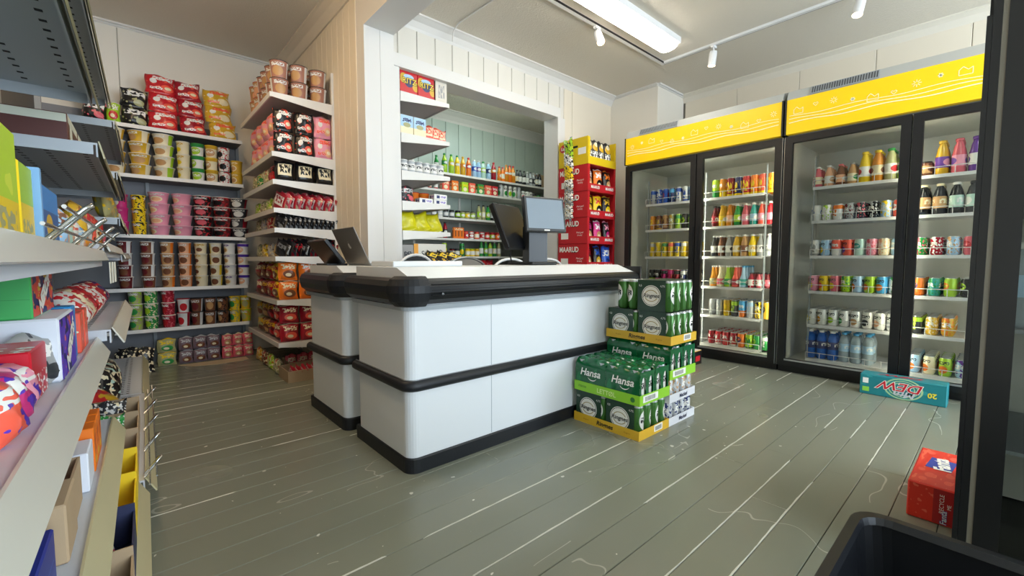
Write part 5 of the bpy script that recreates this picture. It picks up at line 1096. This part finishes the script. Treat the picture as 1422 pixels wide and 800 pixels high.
# ================================================================== LEFT SHELVING (GONDOLA) RUNNING PAST THE CAMERA
TH = -math.atan(.0253)
def GL(xs, y, z): return (xs + .0253 * y, y, z)
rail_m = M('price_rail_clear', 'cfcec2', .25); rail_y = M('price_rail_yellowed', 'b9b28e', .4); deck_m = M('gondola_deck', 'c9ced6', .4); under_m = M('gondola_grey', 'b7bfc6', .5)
perf = M('perforation_dark', '24262a', .8)
XB = -.50
def gondola(y0, y1, label, shelves, rails):
    t = E('gondola_shelving', (0, 0, 0), label, 'shelving', 'shelving bays along the left wall', (0, 0, TH))
    O('back_panel', G().box(XB - .03, y0 + .004, .0, XB - .01, y1 - .004, 2.2).mesh('back_panel', M('gondola_back', '4a4d50', .6)), t)
    for y in (y0 + .02, y1 - .02): O('upright', G().box(XB - .01, y - .015, 0, XB + .02, y + .015, 2.2).mesh('upright', greymetal), t)
    for (z, xf), rk in zip(shelves, rails):
        a, b = y0 + .006, y1 - .006
        s = O('shelf', G().box(XB + .02, a, z - .006, xf, b, z).box(XB + .02, a, z - .035, xf - .01, a + .003, z - .006).box(XB + .02, b - .003, z - .035, xf - .01, b, z - .006)
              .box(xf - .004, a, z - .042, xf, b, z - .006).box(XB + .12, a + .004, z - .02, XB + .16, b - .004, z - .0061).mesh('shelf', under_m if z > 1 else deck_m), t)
        # rows of slots near the front edge, seen from above and below
        g = G(); n = int((b - a) / .05)
        for i in range(n):
            yy = a + .03 + i * .05
            for xx in (xf - .06, xf - .085) if z < 1 else (xf - .04, xf - .13, xf - .2):
                g.box(xx - .006, yy, z - .0064, xx + .006, yy + .012, z - .0061); g.box(xx - .006, yy, z + .0001, xx + .006, yy + .012, z + .0004)
        O('slot_rows', g.mesh('slot_rows', perf), s, kind='stuff')
        if rk:
            tilt = .028 if z < .9 else .012; rh = .026 if .9 < z < 1 else .046
            O('price_rail', G().prism([(xf + tilt, z - rh), (xf + tilt + .004, z - rh + .002), (xf + .005, z + .006), (xf + .001, z + .006)], 0, b - a).mesh('price_rail', rail_m if rk == 1 else rail_y), s, (0, b, 0), (R(90), 0, 0))
    # plinth
    O('plinth', G().box(XB, y0 + .01, 0, shelves[-1][1] - .02, y1 - .01, shelves[-1][0] - .05).mesh('plinth', under_m), t)
    return t
Y1, Y2, Y3, Y4 = .50, 1.85, 3.1, 4.3
gondola(Y1, Y2, 'nearest bay of grey shelving along the left wall', [(1.40, -.10), (.922, -.10), (.655, -.125), (.40, -.10), (.17, -.05)], [2, 1, 1, 2, 2])
gondola(Y2, Y3, 'middle bay of grey shelving along the left wall', [(1.72, -.11), (1.255, -.095), (.95, -.095), (.68, -.09), (.17, -.03)], [2, 2, 1, 1, 2])
gondola(Y3, Y4, 'farthest bay of grey shelving along the left wall', [(1.62, -.09), (1.36, -.09), (1.12, -.09), (.93, -.09), (.17, -.04)], [2, 2, 2, 1, 2])
# wire fronts: chrome hooks that lean out over the shelf lip
def fence(y0, y1, x, z, n, label, h=.07, lean=.05):
    t = E('wire_shelf_front', GL(x, y0, z), label, 'wire rack', 'wire fronts on the left shelving', (0, 0, TH)); L = y1 - y0
    for k, f in enumerate((.35, .8)): O('wire', G().tube([(lean * f, 0, h * f), (lean * f, L, h * f)], .0025, 6).mesh('wire', steel), t)
    for i in range(n):
        y = L * (i + .5) / n
        O('hook', G().tube([(0, y - .012, 0), (lean, y - .012, h), (lean + .006, y - .006, h + .005), (lean + .006, y + .006, h + .005), (lean, y + .012, h), (0, y + .012, 0)], .0035, 6).mesh('hook', steel), t)
    return t
fence(.72, 1.83, -.10, .925, 4, 'chrome wire front with hooks on the eye-level left shelf', .045, .04)
fence(1.75, 3.05, -.03, .176, 5, 'chrome wire front with hooks on the bottom left shelf', .05, .04)
GB = 'goods on the left shelving'
def gbox(xs0, xs1, y0, y1, z, h, mat, label, name='carton', cat='box'):
    return carton(round(xs1 - xs0, 3), round(y1 - y0, 3), h, mat, GL((xs0 + xs1) / 2, (y0 + y1) / 2, z + .0008), label, GB, TH, name, cat)
def gbag(xs, y, z, w, h, d, mat, label, rz=1.5708, rx=-5, ry=0, seed=0, name='sweet_bag'):
    return bag(w, h, d, mat, GL(xs, y, z + .0008 + (.22 * d * abs(math.sin(R(rx))) if rx < -20 else 0)), label, GB, (R(rx), R(ry), rz + TH), seed, name)
# eye-level shelf
gbox(-.28, -.14, .80, .985, .922, .165, P('lime_pack', 'b9d92a', [('n', 3., .6, 'd6e640'), ('r', .5, .18, .5, .18, 'yellow'), ('t', .5, .18, .4, .1, 'olive')]), 'tall lime pack nearest the camera on the eye-level left shelf', 'food_pack', 'pack')
gbox(-.26, -.14, .995, 1.1, .922, .13, P('lime_pack_b', 'a6cf3a', [('r', .5, .25, .5, .25, 'yellow'), ('t', .5, .2, .4, .1, 'olive')]), 'shorter lime pack beside a blue board on the eye-level shelf', 'food_pack', 'pack')
gbox(-.28, -.132, 1.11, 1.125, .922, .135, M('pale_blue_board', '7fb0dc', .5), 'thin pale blue divider board on the eye-level left shelf', 'divider_board', 'board')
gbox(-.25, -.135, 1.135, 1.33, .922, .115, P('blue_box', '3a8ad0', [('r', .5, .3, .5, .3, '2a5f9c'), ('e', .4, .35, .2, .2, 'gold')]), 'blue box with a gold picture on the eye-level left shelf', 'food_box')
for i, (y, c1, c2, wd) in enumerate(((1.38, 'sky', 'brown', 'pale blue and brown'), (1.46, 'mint', 'lime', 'pale green'), (1.54, 'white', 'coral', 'white and coral'), (1.62, 'sky', 'white', 'pale blue'), (1.70, 'white', 'cyan', 'white and blue'), (1.78, 'amber', 'cream', 'amber'))):
    gbag(-.15, y, .922, .11, .095 - .004 * i, .055, bag_art(c1, c2, 'peach', 1), '%s pouch on the eye-level left shelf' % wd, seed=i, name='pouch')
for i, (c1, wd) in enumerate((('gold', 'gold'), ('white', 'white'), ('coral', 'coral'), ('cream', 'cream'), ('amber', 'amber'), ('rose', 'rose'))):
    gbag(-.16, 1.95 + i * .15, .95, .13, .13, .06, bag_art(c1, 'red', 'brown', 1), '%s pouch on the middle-bay shelf at eye level' % wd, seed=i, name='pouch')
# shelf at lip height .655: sweet boxes
nerds_g = P('green_carton', '3fae5c', [('r', .5, .42, .5, .006, '2c8f48')], rough=.4); nerds_side = P('sweet_print', 'e0483a', [('n', 3.2, .5, 'navy'), ('n', 5., .6, 'gold'), ('n', 4.4, .64, 'white')], rough=.35)
wt = gbox(-.46, -.135, 1.24, 1.47, .655, .128, M('white_card', 'dfe5ee', .5), 'white sweet carton with purple printed side on the left shelf')
O('side_print', G().box(.1627, -.11, .003, .1635, .11, .124).mesh('side', P('purple_print', '5a3cc0', [('n', 3., .55, 'navy'), ('n', 5., .62, 'rose')])), wt)
T('NERDS', .05, white_ink, wt, (.1633, .02, .06), (0, .75, .45), (0, -.45, .75), bold=.06)
gg = gbox(-.46, -.17, 1.25, 1.50, .7835, .09, nerds_g, 'green sweet carton stacked on the white one')
O('side_print', G().box(.1452, -.12, .003, .146, .12, .087).mesh('side', nerds_side), gg)
T('NERDS', .045, white_ink, gg, (.1457, .0, .045), (0, .8, .4), (0, -.4, .8), bold=.06); T('67438 0', .022, M('pale_print', 'c9ecd0', .5), gg, (.07, -.125, .07), *NY)
rp = gbox(-.34, -.15, 1.06, 1.2, .655, .092, P('red_pop_box', 'c8162c', [('n', 9., .56, 'white'), ('r', .5, .75, .5, .25, 'c8162c')], rough=.35), 'red sweet box with white speckles on the left shelf', 'sweet_box')
gbag(-.165, 1.222, .655, .10, .1, .03, bag_art('grey', 'white', 'charcoal', 1), 'grey lettered pouch behind the red speckled box', seed=2, rz=.9, name='pouch')
pc = E('price_card', GL(-.225, 1.0, .6558), 'white price card in a black frame on the left shelf', 'price card', rot=(0, 0, TH)); O('frame', G().prism(rr(-.03, 0, .03, .075, .01), -.003, .003).mesh('frame', black_p), pc, (0, 0, 0), (R(90), 0, 0)); O('card', G().box(-.022, -.0042, .008, .022, -.0031, .067).mesh('card', white_ink), pc)
for i in range(3): gbag(-.155 - .004 * i, .86 + i * .075, .655, .11, .085, .07, bag_art(('coral', 'magenta', 'pink')[i], 'white', 'violet', 1), '%s candy bag nearest the camera on the left shelf' % ('coral', 'magenta', 'pink')[i], seed=i, rx=-18, name='candy_bag')
gbox(-.30, -.14, 1.49, 1.56, .655, .13, P('blue_tray_card', '2f9ae0', [('n', 4., .6, '1d4f9c')]), 'bright blue sweet tray on the left shelf', 'sweet_tray', 'tray')
for i in range(2): gbox(-.30, -.135, 1.59 + i * .1, 1.67 + i * .1, .655, .105, P('orange_card', 'f0604a', [('n', 5., .64, 'cream')]), 'coral sweet tray on the left shelf, %s one' % ('near', 'far')[i], 'sweet_tray', 'tray')
for i, (y, c1, wd) in enumerate(((1.95, 'white', 'white and red'), (2.08, 'cream', 'cream'), (2.22, 'crimson', 'dark red'), (2.36, 'red', 'red'), (2.52, 'white', 'white'), (2.68, 'crimson', 'crimson'), (2.86, 'navy', 'navy'))):
    gbag(-.15, y, .68, .16, .13, .08, bag_art(c1, 'red' if c1 != 'red' else 'white', 'cream', 4), '%s sweet bag lying on the middle-bay left shelf' % wd, rx=-40, seed=i)
for i in range(5):
    gbox(-.44, -.25, .62 + i * .13, .735 + i * .13, .655, .2, P('dark_red_box', '5a1f22', [('r', .5, .8, .4, .1, 'rose'), ('n', 4., .6, 'black')]), 'dark red box at the back of the left shelf, %s from the camera' % ORD[i], 'sweet_box') if i < 3 else None
# low shelf at .42
for i in range(3): gbox(-.30, -.108, 1.40 + i * .062, 1.458 + i * .062, .40, .105, P('orange_box', 'f07a1c', [('t', .5, .6, .4, .2, 'c84a10'), ('e', .5, .2, .2, .1, 'yellow')]), 'slim orange box on the low left shelf, %s from the camera' % ORD[i], 'sweet_box')
gbox(-.36, -.11, 1.285, 1.39, .40, .085, M('white_box_low', 'e2e6f0', .5), 'plain white box on the low left shelf', 'sweet_box')
tray(.2, .13, .09, card_m, GL(-.22, 1.195, .401), 'brown card tray on the low left shelf holding a red bag', GB, TH); gbag(-.215, 1.195, .4065, .17, .13, .06, bag_art('crimson', 'white', 'coral', 1), 'crimson bag in the brown card tray, low left shelf', rz=0, rx=-4)
gbox(-.36, -.115, 1.0, 1.12, .40, .1, card_m, 'plain brown carton on the low left shelf', 'carton'); gbox(-.42, -.125, .70, .96, .40, .085, P('deep_blue_box', '1a2f8c', [('r', .5, .5, .44, .004, 'cyan')]), 'deep blue box nearest the camera on the low left shelf', 'sweet_box')
# bottom shelf: open card trays, one behind the other
BT = [(.92, 'white', 'grey'), (1.14, 'card', 'charcoal'), (1.36, 'navy', 'rose'), (1.58, 'yellow', 'coral'), (1.80, 'yellow', 'amber'), (2.02, 'card', 'magenta'), (2.26, 'card', 'green'), (2.50, 'card', 'charcoal')]
for i, (y, c1, c2) in enumerate(BT):
    m_ = card_m if c1 == 'card' else M('tray_' + c1, c1, .5)
    tray(.34, .2, .065, m_, GL(-.215, y, .171), '%s card tray on the bottom left shelf, %s from the camera' % ('brown' if c1 == 'card' else c1, ORD[i]), GB, TH, hb=.105)
    for j in range(3): gbag(-.30 + j * .085, y, .176, .1, .115, .05, bag_art(c2, 'white', 'cream', 4), '%s sweet pack in the %s bottom tray, %s from the wall' % (c2, ORD[i], ORD[j]), rz=.2 * j - .2, rx=-14, seed=j, name='sweet_pack')
gbag(-.16, 2.74, .17, .26, .17, .10, bag_art('red', 'white', 'gold', 1), 'large red crisp bag lying at the end of the bottom left shelf', rz=1.2, rx=-50, seed=4, name='crisp_bag')
for i in range(3): gbag(-.16, 2.92 + i * .13, .17, .18, .2, .09, bag_art('black', 'cream', 'mint', 4), 'black and cream bag heaped at the end of the bottom left shelf, %s one' % ORD[i], rz=1.4 + .2 * i, rx=-8, seed=i + 5)
# upper shelves of the middle and far bays
for i in range(4): gbox(-.42, -.16, 1.90 + i * .27, 2.15 + i * .27, 1.255, .085, P('brown_tape_pack', '5a2f2a', [('r', .3, .5, .12, .5, 'd8dccb'), ('r', .5, .85, .5, .15, 'd8dccb')]), 'brown pack with pale tape on the upper left shelf, %s from the camera' % ORD[i], 'taped_pack', 'pack')
for i in range(3): gbox(-.40, -.2, .75 + i * .3, 1.0 + i * .3, 1.40, .14, P('cyan_pack', '4a9ad0', [('t', .5, .5, .4, .2, 'white')]), 'blue pack on top of the nearest upper left shelf, %s from the camera' % ORD[i], 'food_pack', 'pack')
for i in range(4): gbox(-.38, -.17, 1.92 + i * .28, 2.16 + i * .28, 1.72, .12, P('dark_pack', ('2a4a6a', '3a2a2a', 'a06a50', '3a3a40')[i], [('t', .5, .5, .4, .2, 'cyan')]), '%s pack on the highest left shelf' % ('navy', 'dark brown', 'tan brown', 'charcoal')[i], 'food_pack', 'pack')
for i in range(4): gbag(-.15, 3.2 + i * .22, 1.121, .18, .16, .07, bag_art('olive', 'gold', 'yellow', 1), 'olive bag on the farthest left bay, %s from the camera' % ORD[i], seed=i)
for i in range(3): O('price_tag', cached('ptag', lambda: G().box(-.001, -.025, -.06, .001, .025, 0).mesh('tag', M('tag_cream', 'dcd6c4', .6))), None, GL(-.075 + .003 * i, 1.68 + i * .055, .893), (0, 0, TH), 'cream price tag hanging from the eye-level left shelf, %s from the camera' % ORD[i], 'price tag', 'price tags on the left shelf lip')
